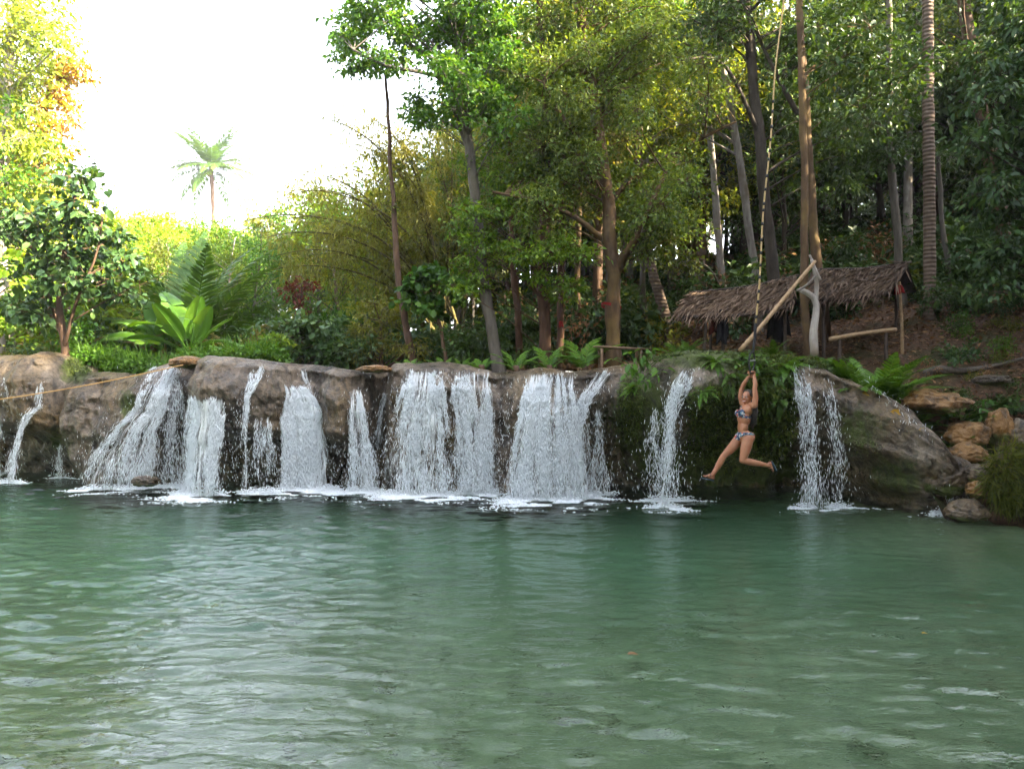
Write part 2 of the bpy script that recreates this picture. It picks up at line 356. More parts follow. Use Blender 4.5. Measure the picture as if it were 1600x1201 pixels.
def face_d(X, f):
    """metres the rock stands out towards the camera at X and fraction f of its height"""
    X = np.asarray(X, float); f = np.asarray(f, float)
    cols = [np.interp(X, BX, BU[:, k]) for k in (1, 1, 2, 3, 4, 5)]+[np.interp(X, BX, BU[:, 5])-.30]
    r = cols[0]*0+0.0
    f = np.clip(f, -1, 1)
    for i in range(6):
        t = np.clip((f-HF[i])/(HF[i+1]-HF[i]), 0, 1); t = t*t*(3-2*t) if i < 5 else t*t
        r = np.where(f >= HF[i], cols[i]*(1-t)+cols[i+1]*t, r)
    fl = fbm(X*1.5, f*.5, 5.5, 3)*.15*(1-.6*np.clip(f, 0, 1))          # vertical drapery folds
    lump = fbm(X*1.1, f*2.2, 9.1, 4)*.16
    knob = np.abs(fbm(X*3.4, f*5.5, 2.7, 4))*.10
    crust = (.5-np.abs(fbm(X*6.0+f, f*8.0, 6.6, 4)))*.085+fbm(X*17, f*26, 1.9, 2)*.012
    lobe = .2*np.sin(X*2.3+1.7*np.sin(X*.9))*np.clip(f*1.6, 0, 1)*(1-.6*smooth(.85, 1, f))      # rounded buttresses
    return r+fl+lump-knob+crust+lobe
def faceY(X, z):
    zt = topZ(X); return lipY(X)-face_d(X, np.where(z > 0, z/np.maximum(zt, .3), z))

def px_on_face(px, z):
    """X and Y where the line of sight column px meets the face at height z"""
    Y = np.interp(px, ST[:, 0], ST[:, 1])
    for _ in range(6):
        X = (px-CX)/FPX*Y; Y = .5*Y+.5*faceY(X, z)
    return (px-CX)/FPX*Y, Y

def on_face(px, py):
    px = np.asarray(px, float); py = np.asarray(py, float); Y = yb(px)
    for _ in range(4):
        z = CAMZ-(py-CY)/FPX*Y; X, Y = px_on_face(px, np.minimum(z, topZ((px-CX)/FPX*Y)))
    return X, Y, np.minimum(z, topZ(X)+.04)

def build_cliff():
    nu, nf, nb = 1000, 140, 26
    X = np.linspace(SX[0], SX[-1], nu)
    f = np.r_[-1, -.4, np.linspace(-.08, 1, nf)]
    XX, FF = np.meshgrid(X, f, indexing='ij')
    zt = topZ(XX)+.07*fbm(XX*1.3, 0, .7, 3)+.05*np.sin(XX*2.3+1.7*np.sin(XX*.9)); Z = np.where(FF < 0, FF*2.2, FF*zt)
    Yv = lipY(XX)-face_d(XX, FF)
    Z = Z-np.where(FF > .93, (.035*(1-np.clip((1-FF)/.07, 0, 1))), 0)
    s = np.linspace(.05, 1, nb)[None]
    Xb = np.repeat(X[:, None], nb, 1); y0 = Yv[:, -1:]
    Yb = y0+s**1.4*1.9; Zb = Z[:, -1:]+.05*np.sin(np.minimum(s*4, 1)*np.pi/2)+.07*fbm(Xb*1.5, Yb*1.5, 4.4, 4)*s-.12*s**2
    V = np.stack([np.c_[XX, Xb], np.c_[Yv, Yb], np.c_[Z, Zb]], -1)
    nv = V.shape[1]; F = grid_faces(nu, nv)
    me = MB().add(V.reshape(-1, 3), [F[:, ::-1]]).mesh('cliff', M['rock'], True)
    # moss grows where the photograph shows it: right-hand overhang, notch on the left, rim
    px = CX+V[..., 0]/V[..., 1]*FPX; z = V[..., 2]; ms = np.zeros(px.shape)
    for cx, cz, rx, rz, a in ((1005, 1.3, 50, .9, 1), (1130, 1.3, 60, .9, .9), (1200, 1.4, 50, 1.0, 1), (1150, 2.45, 130, .25, 1), (118, 2.3, 26, .3, 1), (1060, 1.9, 30, .5, .5), (1130, .4, 180, .5, .9), (1340, 1.3, 60, .5, .55), (1400, .5, 60, .5, .6), (90, .8, 40, .5, .5), (200, 1.6, 15, .3, .8)):
        ms = np.maximum(ms, a*np.exp(-((px-cx)/rx)**2-((z-cz)/rz)**2))
    at = me.attributes.new('moss', 'FLOAT', 'POINT'); at.data.foreach_set('value', ms.astype('f').ravel())
    o = link('cliff', me); tag(o, 'grey brown travertine rock wall under the falls', None, None, 'structure')
    return o
build_cliff()

def build_ground():
    def axis(lo, hi, a, b, fine, n):
        l = a-(np.linspace(0, 1, n)**2.2)[::-1]*(a-lo); r = b+(np.linspace(0, 1, n)**2.2)*(hi-b)
        return np.unique(np.r_[l, np.arange(a, b, fine), r])
    xs = axis(-260, 260, -14, 16, .22, 40); ys = axis(-160, 320, -7, 24, .22, 40)
    XX, YY = np.meshgrid(xs, ys, indexing='ij'); Z = ground(XX, YY)
    V = np.stack([XX, YY, Z], -1).reshape(-1, 3); F = grid_faces(len(xs), len(ys))
    c = V[F].mean(1); inside = (c[:, 0] > -19) & (c[:, 1] > -9) & (c[:, 1] < lipY(c[:, 0])+np.where(c[:, 0] < 5.2, 1.55, .75)) & (c[:, 0] < 6.5)
    inside |= (c[:, 0] >= 5.0) & (shore_d(c[:, 0], c[:, 1]) < -.35) & (c[:, 1] > -9)
    m, n, N, L = newmat('forest_floor'); v = objvec(n)
    a = noise(n, 1.2, 5, .6, v); b = noise(n, 14, 5, .7, v)
    col = ramp(n, b, [(.3, (.035, .022, .014)), (.5, (.085, .05, .03)), (.62, (.15, .085, .05)), (.75, (.08, .055, .035))])
    col = mix(n, math_(n, 'MULTIPLY', math_(n, 'SUBTRACT', a, .52), 5, True), col, (.035, .05, .016))
    out(n, principled(n, col, .9, .2, b, .8, .05))
    o = MB().add(V, [F[~inside]]).build('ground', m, None, True)
    tag(o, 'brown forest floor with soil and dead leaves', None, None, 'structure')
build_ground()

def bed_z(X, Y):
    depth = .75+1.2*smooth(4.5, 10.5, Y)+.5*smooth(-1, -6, X)*smooth(3, 8, Y)
    right = np.where(Y > 10.2, (7.3-X)*.9, -shore_d(X, Y)); d = np.minimum(np.minimum(right, X+17.5), Y+7.5)
    z = -np.minimum(depth, .55*(d+.1))
    return z+.10*fbm(X*.8, Y*.8, 6.1, 4)+.03*fbm(X*4, Y*4, 1.1, 2)
def build_pool():
    xs = np.linspace(-20, 13, 190); ys = np.linspace(-9.5, 17, 160)
    XX, YY = np.meshgrid(xs, ys, indexing='ij'); Z = np.minimum(bed_z(XX, YY), .45)
    m, n, N, L = newmat('pool_floor'); v = objvec(n); a = noise(n, 1.0, 5, .6, v); b = noise(n, 7, 5, .65, v)
    col = ramp(n, b, [(.3, (.115, .15, .08)), (.5, (.175, .215, .115)), (.68, (.24, .28, .16))])
    col = mix(n, math_(n, 'MULTIPLY', math_(n, 'SUBTRACT', a, .5), 4, True), col, (.095, .14, .06))
    out(n, principled(n, col, .8, .2, b, .6, .04))
    tag(MB().add(np.stack([XX, YY, Z], -1).reshape(-1, 3), [grid_faces(190, 160)]).build('pool_bed', m, None, True), 'pale green silt and stone bed of the pool', None, None, 'structure')
    # stones lying on the bed
    k = 900; X = rng.uniform(-6, 9, k); Y = rng.uniform(1.5, 9, k); s = .03+.07*rng.random(k)**3
    C = np.stack([X, Y, bed_z(X, Y)+s*.15], 1)
    ico = bmesh.new(); bmesh.ops.create_icosphere(ico, subdivisions=1, radius=1)
    iv = np.array([q.co[:] for q in ico.verts]); jf = np.array([[q.index for q in fc.verts] for fc in ico.faces]); ico.free()
    V = C[:, None]+iv[None]*np.stack([s*rng.uniform(.8, 1.5, k), s*rng.uniform(.7, 1.2, k), s*.5], 1)[:, None]*(1+.2*rng.normal(size=(k, len(iv), 1)))
    F = (np.arange(k)[:, None, None]*len(iv)+jf[None]).reshape(-1, 3)
    ms = leafmat('bed_stone', [(.11, .135, .07), (.16, .185, .10), (.21, .235, .14), (.30, .32, .21)], trans=0, rough=.7, patch=3)
    tag(MB().add(V.reshape(-1, 3), [F]).build('bed_stones', ms, None, True), 'rounded stones scattered over the pool bed', None, None, 'stuff')
    # the water: waves run out from the falls
    xs = np.concatenate([np.linspace(-20, -11, 40)[:-1], np.linspace(-11, 8.5, 440), np.linspace(8.5, 13, 20)[1:]])
    ys = np.concatenate([np.linspace(-9.5, 2.6, 50)[:-1], np.linspace(2.6, 7, 230)[:-1], np.linspace(7, 13.5, 220), np.linspace(13.5, 17, 20)[1:]])
    XX, YY = np.meshgrid(xs, ys, indexing='ij'); H = np.zeros(XX.shape); r2 = np.random.default_rng(11)
    wx = XX+.16*fbm(XX*.6, YY*.6, 2.2, 2); wy = YY+.16*fbm(XX*.6, YY*.6, 8.2, 2)
    for lam, num, slope in ((1.4, 5, .020), (.75, 8, .042), (.40, 14, .082), (.24, 18, .125), (.155, 16, .10)):
        for _ in range(num):
            lm = lam*r2.uniform(.75, 1.3); th = r2.normal(-math.pi/2+.10, .30); kk = 2*math.pi/lm
            ph = r2.uniform(0, 6.28); q = kk*(wx*math.cos(th)+wy*math.sin(th))+ph
            H += slope/kk/math.sqrt(num)*1.6*np.sin(q)
    amp = .75+.5*fbm(XX*.35, YY*.35, 4.7, 2)+.5*smooth(3.5, 0, np.abs(YY-lipY(XX)+.6))
    amp *= 1-.35*smooth(0, 5, XX)
    H *= np.clip(amp, .25, 2)
    V = np.stack([XX, YY, H], -1); nu, nv = XX.shape
    mb = MB(); mb.add(V.reshape(-1, 3), [grid_faces(nu, nv)])
    # closed sides and bottom so that the water has a volume
    ring = np.concatenate([np.arange(nu)*nv, (nu-1)*nv+np.arange(1, nv), np.arange(nu-2, -1, -1)*nv+nv-1, np.arange(nv-2, 0, -1)])
    low = V.reshape(-1, 3)[ring].copy(); low[:, 2] = -6; base = mb.n; mb.add(low, [])
    k = len(ring); a = np.arange(k); b = (a+1) % k
    side = np.stack([ring[a], base+a, base+b, ring[b]], -1)
    mb.F[4].append(side)
    mb.V.append(np.array([[-3.5, 3.75, -6.0]])); mb.n += 1
    mb.F.setdefault(3, []).append(np.stack([base+b, base+a, np.full(k, base+k)], -1))
    m, n, N, L = newmat('pool_water'); v = objvec(n, (.8, 2.2, 1))
    bm = noise(n, 6.5, 3, .6, v, .4)
    bp = N.new('ShaderNodeBump'); bp.inputs['Strength'].default_value = .45; bp.inputs['Distance'].default_value = .03; L.new(bm, bp.inputs['Height'])
    g = N.new('ShaderNodeBsdfGlass'); g.inputs['IOR'].default_value = 1.42; g.inputs['Roughness'].default_value = .0
    L.new(bp.outputs[0], g.inputs['Normal'])
    o_ = out(n, g.outputs[0]); va = N.new('ShaderNodeVolumeAbsorption'); va.inputs[0].default_value = (.20, .89, .88, 1); va.inputs[1].default_value = .16
    L.new(va.outputs[0], o_.inputs['Volume'])
    ob = mb.build('water', m, None, True); tag(ob, 'clear green pool water with ripples', None, None, 'structure')
build_pool()

# ------------------------------------------------------------------ plant builders
def clump_leaves(mb, C, Rr, nsub, nleaf, L, Wr=.5, flat=.65, droop=.35, broad=False, up=.9, spread=.24, twig=None, twig_r=.006):
    """leaves in loose sprays round the clump centres C; optional twigs go to the builder `twig`"""
    C = np.asarray(C, float); k = len(C); Rr = np.broadcast_to(np.asarray(Rr, float), (k,))
    d = nrm(rnd(k*nsub)); d[:, 2] *= flat
    sub = np.repeat(C, nsub, 0)+d*np.repeat(Rr, nsub)[:, None]*rng.uniform(.35, 1.0, (k*nsub, 1))
    if twig is not None: twig.add(*twigs(np.repeat(C, nsub, 0), sub, twig_r, twig_r*.4))
    ns = len(sub); sig = np.repeat(np.repeat(Rr, nsub)*spread, nleaf)[:, None]
    off = rnd(ns*nleaf)*sig; off[:, 2] *= flat
    pos = np.repeat(sub, nleaf, 0)+off; o = nrm(pos-np.repeat(np.repeat(C, nsub, 0), nleaf, 0))
    D = nrm(o*.7+rnd(len(pos), .55)+np.array([0, 0, -droop])); N = nrm(np.array([0, 0, up])+rnd(len(pos), .55)+o*.25)
    l = L*rng.uniform(.45, 1.5, len(pos))
    mb.add(*leaves(pos, D, N, l, l*Wr, broad=broad))
def crown_points(ell, Y, dspread=None):
    """ell: (px, py, rx, ry, count[, depth offset]) ellipses at depth Y"""
    out_ = []
    for e in ell:
        px, py, rx, ry, k = e[:5]; dy = e[5] if len(e) > 5 else 0
        a = rng.uniform(0, 6.283, k); r = np.sqrt(rng.random(k)); ds = rx/FPX*Y*.8 if dspread is None else dspread
        Yc = Y+dy+rng.normal(size=k)*ds*.6
        for j in range(k): out_.append(P(px+rx*r[j]*math.cos(a[j]), py+ry*r[j]*math.sin(a[j]), Yc[j]))
    return np.array(out_)
def tree(name, label, trunk, Y, rpx, crown, lm, bark, leaf=.11, cr=.6, nsub=9, nleaf=16, Wr=.5, broad=False, flat=.65, droop=.35,
         group=None, dspread=None, limbs=(), limb_r=.035, twig_r=.006, cat='tree', limb_share=1.0, rooted=True):
    """trunk: px, py pairs from the ground up, at depth Y"""
    pts = np.array([P(a, b, Y) for a, b in trunk])
    if rooted:
        g = float(ground(pts[0, 0], pts[0, 1]))
        if pts[0, 2] > g: pts = np.vstack([[pts[0, 0]+(pts[0, 0]-pts[1, 0])*.15, pts[0, 1], g-.2], pts])
        else: pts[0, 2] = min(pts[0, 2], g-.15)
    pts = resample(pts, 4*len(pts)); n = len(pts)
    pts[1:, :2] += np.cumsum(rng.normal(size=(n-1, 2))*.012, 0)
    r0, r1 = np.array(rpx)/FPX*Y
    rad = np.linspace(r0, r1, n); rad[:2] *= (1.35, 1.12)
    root = empty(name, pts[0], label, cat, group); base = pts[0]
    tb = MB(); tb.add(*tube(pts-base, rad*(1+.05*rng.normal(size=n)), 10))
    for lb in limbs:
        q = np.array([P(a, b, Y+c) for a, b, c in lb[0]]); q = resample(q, 10); lr = lb[1]/FPX*Y
        tb.add(*tube(q-base, np.linspace(lr, lr*.35, 10), 7))
    C = crown_points(crown, Y, dspread)
    if len(C):
        allp = [pts]+[resample(np.array([P(a, b, Y+c) for a, b, c in lb[0]]), 10) for lb in limbs]; allp = np.vstack(allp)
        for c in C:
            if rng.random() > limb_share: continue
            dd = np.linalg.norm(allp[:, :2]-c[:2], axis=1); want = c[2]-.55*dd
            j = np.argmin(np.abs(allp[:, 2]-want)+.6*dd); s = allp[j]
            mid = s*.45+c*.55+np.array([0, 0, .12*np.linalg.norm(c-s)])+rnd(1, .08*np.linalg.norm(c-s))[0]
            ln = np.linalg.norm(c-s); lr = min(limb_r*(.35+.25*ln), r0*.7)
            tb.add(*tube(bez(s, mid, c, 6)-base, np.linspace(lr, .007, 6), 5, False))
        cb = MB(); clump_leaves(cb, C-base, cr*rng.uniform(.7, 1.25, len(C)), nsub, nleaf, leaf, Wr, flat, droop, broad, twig=tb, twig_r=twig_r)
        cb.build('crown', lm, root)
    tb.build('trunk', bark, root, True)
    return root

def frond_mesh(name, L, droop, n, ll, mat, wr=.11, vee=.35, hang=.25, taper=.55, seed=0, rr=.014):
    """a feather leaf growing along +X in its own space, bending down"""
    r3 = np.random.default_rng(seed); s = np.linspace(0, 1, 16); ang = -droop*s**1.4
    dx = np.cos(ang)*L/15; dz = np.sin(ang)*L/15
    C = np.stack([np.r_[0, np.cumsum(dx[:-1])], .04*L*np.sin(s*3+r3.uniform(0, 3))*s, np.r_[0, np.cumsum(dz[:-1])]], 1)
    mb = MB(); mb.add(*tube(C, np.linspace(rr, rr*.25, 16)*L**.5, 5, False))
    t = np.repeat(np.linspace(.12, .99, n), 2)+r3.normal(size=2*n)*.006; t = np.clip(t, .05, 1); sd = np.tile([1., -1.], n)
    Pb = np.stack([np.interp(t, s, C[:, k]) for k in range(3)], 1)
    T = np.stack([np.interp(t, s, np.gradient(C[:, k])) for k in range(3)], 1); T = nrm(T)
    Y_ = np.array([[0, 1., 0]]); up = nrm(np.cross(T, np.broadcast_to(Y_, T.shape)))
    up = np.where(up[:, 2:3] < 0, -up, up)
    D = nrm(T*(.45+.6*t[:, None]**2)+Y_*sd[:, None]*.9+up*vee*(1-t[:, None])-np.array([[0, 0, hang]])+r3.normal(size=(2*n, 3))*.07)
    l = ll*(np.sin(np.clip(t*1.02, 0, 1)**.75*np.pi)*.75+.3*(1-t)*taper+.12)*r3.uniform(.85, 1.1, 2*n)
    # each leaflet a bent blade of two pieces
    S = nrm(np.cross(D, up)); D2 = nrm(D-np.array([[0, 0, hang*1.6]])); w_ = (ll*wr*np.ones(2*n))[:, None]; l = l[:, None]
    V = np.stack([Pb-S*w_*.25, Pb+S*w_*.25, Pb+D*l*.5-S*w_*.5, Pb+D*l*.5+S*w_*.5, Pb+D*l*.5+D2*l*.5], 1).reshape(-1, 3)
    o = np.arange(2*n)[:, None]*5
    mb.add(V, [o+np.array([[0, 1, 3, 2]]), o+np.array([[2, 3, 4]])])
    return mb.mesh(name, mat)
def place_fronds(root, meshes, items, base=(0, 0, 0), name='frond'):
    """items: (azimuth deg, elevation deg, scale)"""
    for i, (az, el, s) in enumerate(items):
        Mx = Matrix.Translation(Vector(base)) @ Matrix.Rotation(R(az), 4, 'Z') @ Matrix.Rotation(R(-el), 4, 'Y') @ Matrix.Rotation(rng.normal()*.2, 4, 'X') @ Matrix.Scale(s, 4)
        link(name, meshes[i % len(meshes)], root, Mx)
def paddle_mesh(name, L, W, droop, mat, seed=0, torn=.5):
    r3 = np.random.default_rng(seed); n = 22; s = np.linspace(0, 1, n); ang = -droop*s**1.5
    C = np.stack([np.r_[0, np.cumsum(np.cos(ang)[:-1]*L/(n-1))], np.zeros(n), np.r_[0, np.cumsum(np.sin(ang)[:-1]*L/(n-1))]], 1)
    prof = np.where(s < .22, 0.0, np.sin(np.clip((s-.2)/.82, 0, 1)**.8*np.pi)**.6)*W*.5
    mb = MB(); mb.add(*tube(C, np.linspace(.022, .006, n), 5, False))
    for sd in (1, -1):
        i = 4
        while i < n-1:
            k = min(n-1, i+int(r3.integers(2, 7)) if r3.random() < torn else n-1)
            seg = np.arange(i, k+1); pw = prof[seg]*r3.uniform(.85, 1.05); tilt = r3.normal(.12, .12)
            gap = np.zeros(len(seg)); gap[-1] = -.012 if k < n-1 else 0
            inn = C[seg]+np.array([0, 0, .012]); mid = inn+np.stack([gap+.01, sd*pw*.55, pw*(.22+tilt)], 1); ed = inn+np.stack([gap*2+.03, sd*pw, pw*(.18+tilt)-pw*.12], 1)
            V = np.stack([inn, mid, ed], 1).reshape(-1, 3); F = grid_faces(len(seg), 3); mb.add(V, [F if sd > 0 else F[:, ::-1]])
            i = k
    return mb.mesh(name, mat)

# ------------------------------------------------------------------ the wood behind: one mass that nobody could count
protos = bpy.data.collections.new('wood_models'); under_models = bpy.data.collections.new('undergrowth_models')
def proto_tree(i, h, cw, lm, bark, leaf, k, nsub, nleaf, broad=False):
    tb = MB(); lean = rnd(1, .04)[0]; zz = np.linspace(0, h*.92, 9)
    pts = np.stack([lean[0]*zz+.1*np.sin(zz*.7+i), lean[1]*zz+.1*np.cos(zz*.6+i), zz], 1)
    tb.add(*tube(pts, np.linspace(.13, .03, 9), 7))
    u = nrm(rnd(k)); rr = rng.random(k)**.4
    C = np.stack([u[:, 0]*rr*cw, u[:, 1]*rr*cw, h*.62+u[:, 2]*rr*h*.38], 1)
    C[:, :2] *= (1.1-.5*np.clip((C[:, 2:3]-h*.6)/(h*.4), 0, 1))
    for c in C[::2]:
        zb = max(c[2]-.6*np.hypot(c[0], c[1])-.2, h*.2); s = np.array([np.interp(zb, zz, pts[:, 0]), np.interp(zb, zz, pts[:, 1]), zb])
        tb.add(*tube(bez(s, (s+c)/2+np.array([0, 0, .2]), c, 4), np.linspace(.035, .01, 4), 4, False))
    cb = MB(); clump_leaves(cb, C, .75*rng.uniform(.7, 1.3, k), nsub, nleaf, leaf, .5, .6, .35, broad)
    # trunk and leaves in one model with two materials
    mb = MB(); nv = 0
    for q in (tb, cb):
        V = np.concatenate(q.V); mb.add(V, [np.concatenate(f) for f in q.F.values()])
    me = mb.mesh('wood_model', lm)
    me.materials.append(bark); mi = np.zeros(len(me.polygons), 'i')
    vi = np.empty(len(me.loops), 'i'); me.loops.foreach_get('vertex_index', vi); st = np.empty(len(me.polygons), 'i'); me.polygons.foreach_get('loop_start', st)
    mi[vi[st] < tb.n] = 1; me.polygons.foreach_set('material_index', mi)
    o = bpy.data.objects.new('wood_model_%d' % i, me); protos.objects.link(o); return o
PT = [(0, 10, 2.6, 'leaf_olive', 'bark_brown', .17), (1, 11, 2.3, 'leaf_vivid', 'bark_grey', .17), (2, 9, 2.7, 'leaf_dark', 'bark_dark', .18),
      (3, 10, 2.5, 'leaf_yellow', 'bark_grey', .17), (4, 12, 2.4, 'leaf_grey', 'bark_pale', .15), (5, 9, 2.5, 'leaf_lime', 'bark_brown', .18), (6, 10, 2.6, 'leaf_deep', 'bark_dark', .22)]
for (i, h, cw, lm, bk, lf) in PT: proto_tree(i, h, cw, M[lm], M[bk], lf, 42, 8, 15, lm == 'leaf_deep')
for i, (lm, lf, k) in enumerate((('leaf_dark', .13, 6), ('leaf_olive', .11, 6), ('leaf_deep', .17, 5), ('leaf_vivid', .12, 6), ('leaf_dry', .10, 4))):
    mb = MB(); C = np.stack([rng.normal(size=k)*.4, rng.normal(size=k)*.4, rng.uniform(.15, .95, k)], 1)
    mb.add(*twigs(C*np.array([[.2, .2, 0]]), C, .012, .004)); clump_leaves(mb, C, .42, 8, 12, lf, .5, .8, .3)
    o = bpy.data.objects.new('undergrowth_model_%d' % i, mb.mesh('undergrowth_model', M[lm])); under_models.objects.link(o)
def scatter(name, pts, yaw, scl, idx, coll):
    me = bpy.data.meshes.new(name); me.from_pydata([tuple(p) for p in pts], [], [])
    ro = np.zeros((len(pts), 3)); ro[:, 2] = yaw; ro[:, :2] = rng.normal(size=(len(pts), 2))*.05
    a = me.attributes.new('turn', 'FLOAT_VECTOR', 'POINT'); a.data.foreach_set('vector', ro.astype('f').ravel())
    sv = np.asarray(scl); sv = np.repeat(sv[:, None], 3, 1) if sv.ndim == 1 else sv
    a = me.attributes.new('size', 'FLOAT_VECTOR', 'POINT'); a.data.foreach_set('vector', sv.astype('f').ravel())
    a = me.attributes.new('pick', 'INT', 'POINT'); a.data.foreach_set('value', np.asarray(idx, 'i'))
    o = link(name, me); g = bpy.data.node_groups.new(name, 'GeometryNodeTree')
    g.interface.new_socket('Geometry', in_out='INPUT', socket_type='NodeSocketGeometry'); g.interface.new_socket('Geometry', in_out='OUTPUT', socket_type='NodeSocketGeometry')
    N = g.nodes; gi = N.new('NodeGroupInput'); go = N.new('NodeGroupOutput'); ip = N.new('GeometryNodeInstanceOnPoints'); ci = N.new('GeometryNodeCollectionInfo')
    ci.inputs[0].default_value = coll; ci.inputs['Separate Children'].default_value = True; ci.inputs['Reset Children'].default_value = True
    ip.inputs['Pick Instance'].default_value = True
    def att(nm, ty):
        q = N.new('GeometryNodeInputNamedAttribute'); q.data_type = ty; q.inputs[0].default_value = nm; return q.outputs[0]
    L = g.links
    L.new(gi.outputs[0], ip.inputs['Points']); L.new(ci.outputs[0], ip.inputs['Instance']); L.new(att('pick', 'INT'), ip.inputs['Instance Index'])
    L.new(att('turn', 'FLOAT_VECTOR'), ip.inputs['Rotation']); L.new(att('size', 'FLOAT_VECTOR'), ip.inputs['Scale']); L.new(ip.outputs[0], go.inputs[0])
    md = o.modifiers.new('grow', 'NODES'); md.node_group = g
    return o
# skyline of the photograph as a height limit for the wood
SKX = np.array([-400, 0, 60, 130, 170, 200, 240, 300, 340, 380, 410, 450, 500, 550, 600, 640, 680, 720, 780, 900, 2000], float)
SKY_ = np.array([-300, -200, 0, 290, 312, 305, 290, 318, 315, 280, 275, 258, 228, 205, 210, 190, 120, 30, -80, -250, -700], float)
HT = np.array([p[1]*1.04 for p in PT])
def wood():
    pts, yaw, scl, idx = [], [], [], []
    def put(x, y, s, i, stretch=1.0):
        pts.append((x, y, float(ground(x, y))-.15)); yaw.append(rng.uniform(0, 6.28)); scl.append((s, s, s*stretch)); idx.append(i)
    n = 0
    while n < 400:                               # behind the falls
        Y = rng.uniform(19.5, 62)**1.0; px = rng.uniform(-260, 1900)
        if rng.random() > (30/Y): continue
        x = (px-CX)/FPX*Y; g = float(ground(x, Y)); zmax = CAMZ-(np.interp(px, SKX, SKY_)-CY)/FPX*Y
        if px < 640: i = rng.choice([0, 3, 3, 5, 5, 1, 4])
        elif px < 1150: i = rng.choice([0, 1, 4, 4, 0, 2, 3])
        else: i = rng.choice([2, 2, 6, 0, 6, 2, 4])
        # stay below the skyline over the whole crown width
        lo = min(CAMZ-(np.interp(px+q, SKX, SKY_)-CY)/FPX*Y for q in (-60*20/Y, 0, 60*20/Y))
        s = rng.uniform(.75, 1.35); s = min(s, (lo-g)/HT[i]*rng.uniform(.86, 1.0))
        if s < .28: continue
        put(x, Y, s, i); n += 1
    for _ in range(150):                         # right-hand hillside, in frame and beyond it
        x = rng.uniform(11, 38); y = rng.uniform(-26, 26)
        if x/max(y, .1) < .86 and y > 0: continue
        if shore_d(x, y) < 2.2: continue
        put(x, y, rng.uniform(1.2, 1.5) if 0 < y < 5 else rng.uniform(1.2, 1.5) if 10 <= y < 16 and x > 14 else rng.uniform(.65, .85) if 5 <= y < 14 else rng.uniform(1.0, 1.5), int(rng.choice([2, 6, 0, 1])))
    for _ in range(40):                          # left bank, out of frame
        x = rng.uniform(-36, -19); y = rng.uniform(-8, 24)
        if y > 0 and x/y > -.9: continue
        put(x, y, rng.uniform(.6, .95), int(rng.choice([5, 3, 1, 0])))
    for _ in range(44):                          # unseen tall stand added on the right bank, keeps low sun off pool
        y = rng.uniform(-6, 4.5); x = max(12.0, 7.2+.35*(10.2-y)+2.6)+rng.random()*8
        put(x, y, rng.uniform(1.6, 1.9), int(rng.choice([2, 6, 0, 1])))
    for _ in range(55):                          # unseen trees behind the camera, added to dim light on the cliff face
        x = rng.uniform(-30, 14); y = rng.uniform(-24, -8.5)
        put(x, y, rng.uniform(.9, 1.4), int(rng.choice([2, 6, 0, 1])))
    def big(x, y, wide, tall, i):                # unseen giants added, crowns stretched wide to cut skylight over the pool
        pts.append((x, y, float(ground(x, y))-.2)); yaw.append(rng.uniform(0, 6.28)); scl.append((wide, wide, tall)); idx.append(i)
    for k in range(5): big(-13+k*6.0+rng.uniform(-1, 1), -8.6-rng.random()*2, rng.uniform(2.2, 2.6), rng.uniform(1.8, 2.1), int(rng.choice([2, 0, 1])))
    for k in range(3): big(11.2+rng.random()*1.5, -5+k*3.4, rng.uniform(2.0, 2.3), rng.uniform(1.8, 2.1), int(rng.choice([2, 6, 0])))
    for k in range(5): big(-20.5-rng.random()*1.5, -6+k*4.0, rng.uniform(2.0, 2.4), rng.uniform(1.6, 1.9), int(rng.choice([1, 0, 2])))
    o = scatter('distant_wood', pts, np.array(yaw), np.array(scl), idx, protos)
    tag(o, 'dense mass of forest trees behind the falls and up the hillside, with unseen shade trees added round the pool', None, None, 'stuff')
    pts, yaw, scl, idx = [], [], [], []
    while len(pts) < 620:
        Y = rng.uniform(14.6, 30); px = rng.uniform(-80, 1750); x = (px-CX)/FPX*Y
        if Y < lipY(x)+2.2 or rng.random() > (19/Y)**1.5: continue
        if px > 930 and px < 1430 and Y < 16.5: continue
        pts.append((x, Y, float(ground(x, Y))-.05)); yaw.append(rng.uniform(0, 6.28)); scl.append(rng.uniform(.55, 1.5)*(.7 if Y < 16.5 else 1))
        idx.append(int(rng.choice([0, 1, 3, 3, 2] if px < 640 else [0, 0, 2, 1, 2, 4])))
    for _ in range(45):
        Y = rng.uniform(12.2, 16); px = rng.uniform(1425, 1700); x = (px-CX)/FPX*Y
        pts.append((x, Y, float(ground(x, Y))-.03)); yaw.append(rng.uniform(0, 6.28)); scl.append(rng.uniform(.2, .5)); idx.append(int(rng.choice([0, 1, 2, 4, 3])))
    o = scatter('undergrowth', pts, np.array(yaw), np.array(scl), idx, under_models)
    tag(o, 'tangled leafy undergrowth on the forest floor', None, None, 'stuff')
wood()

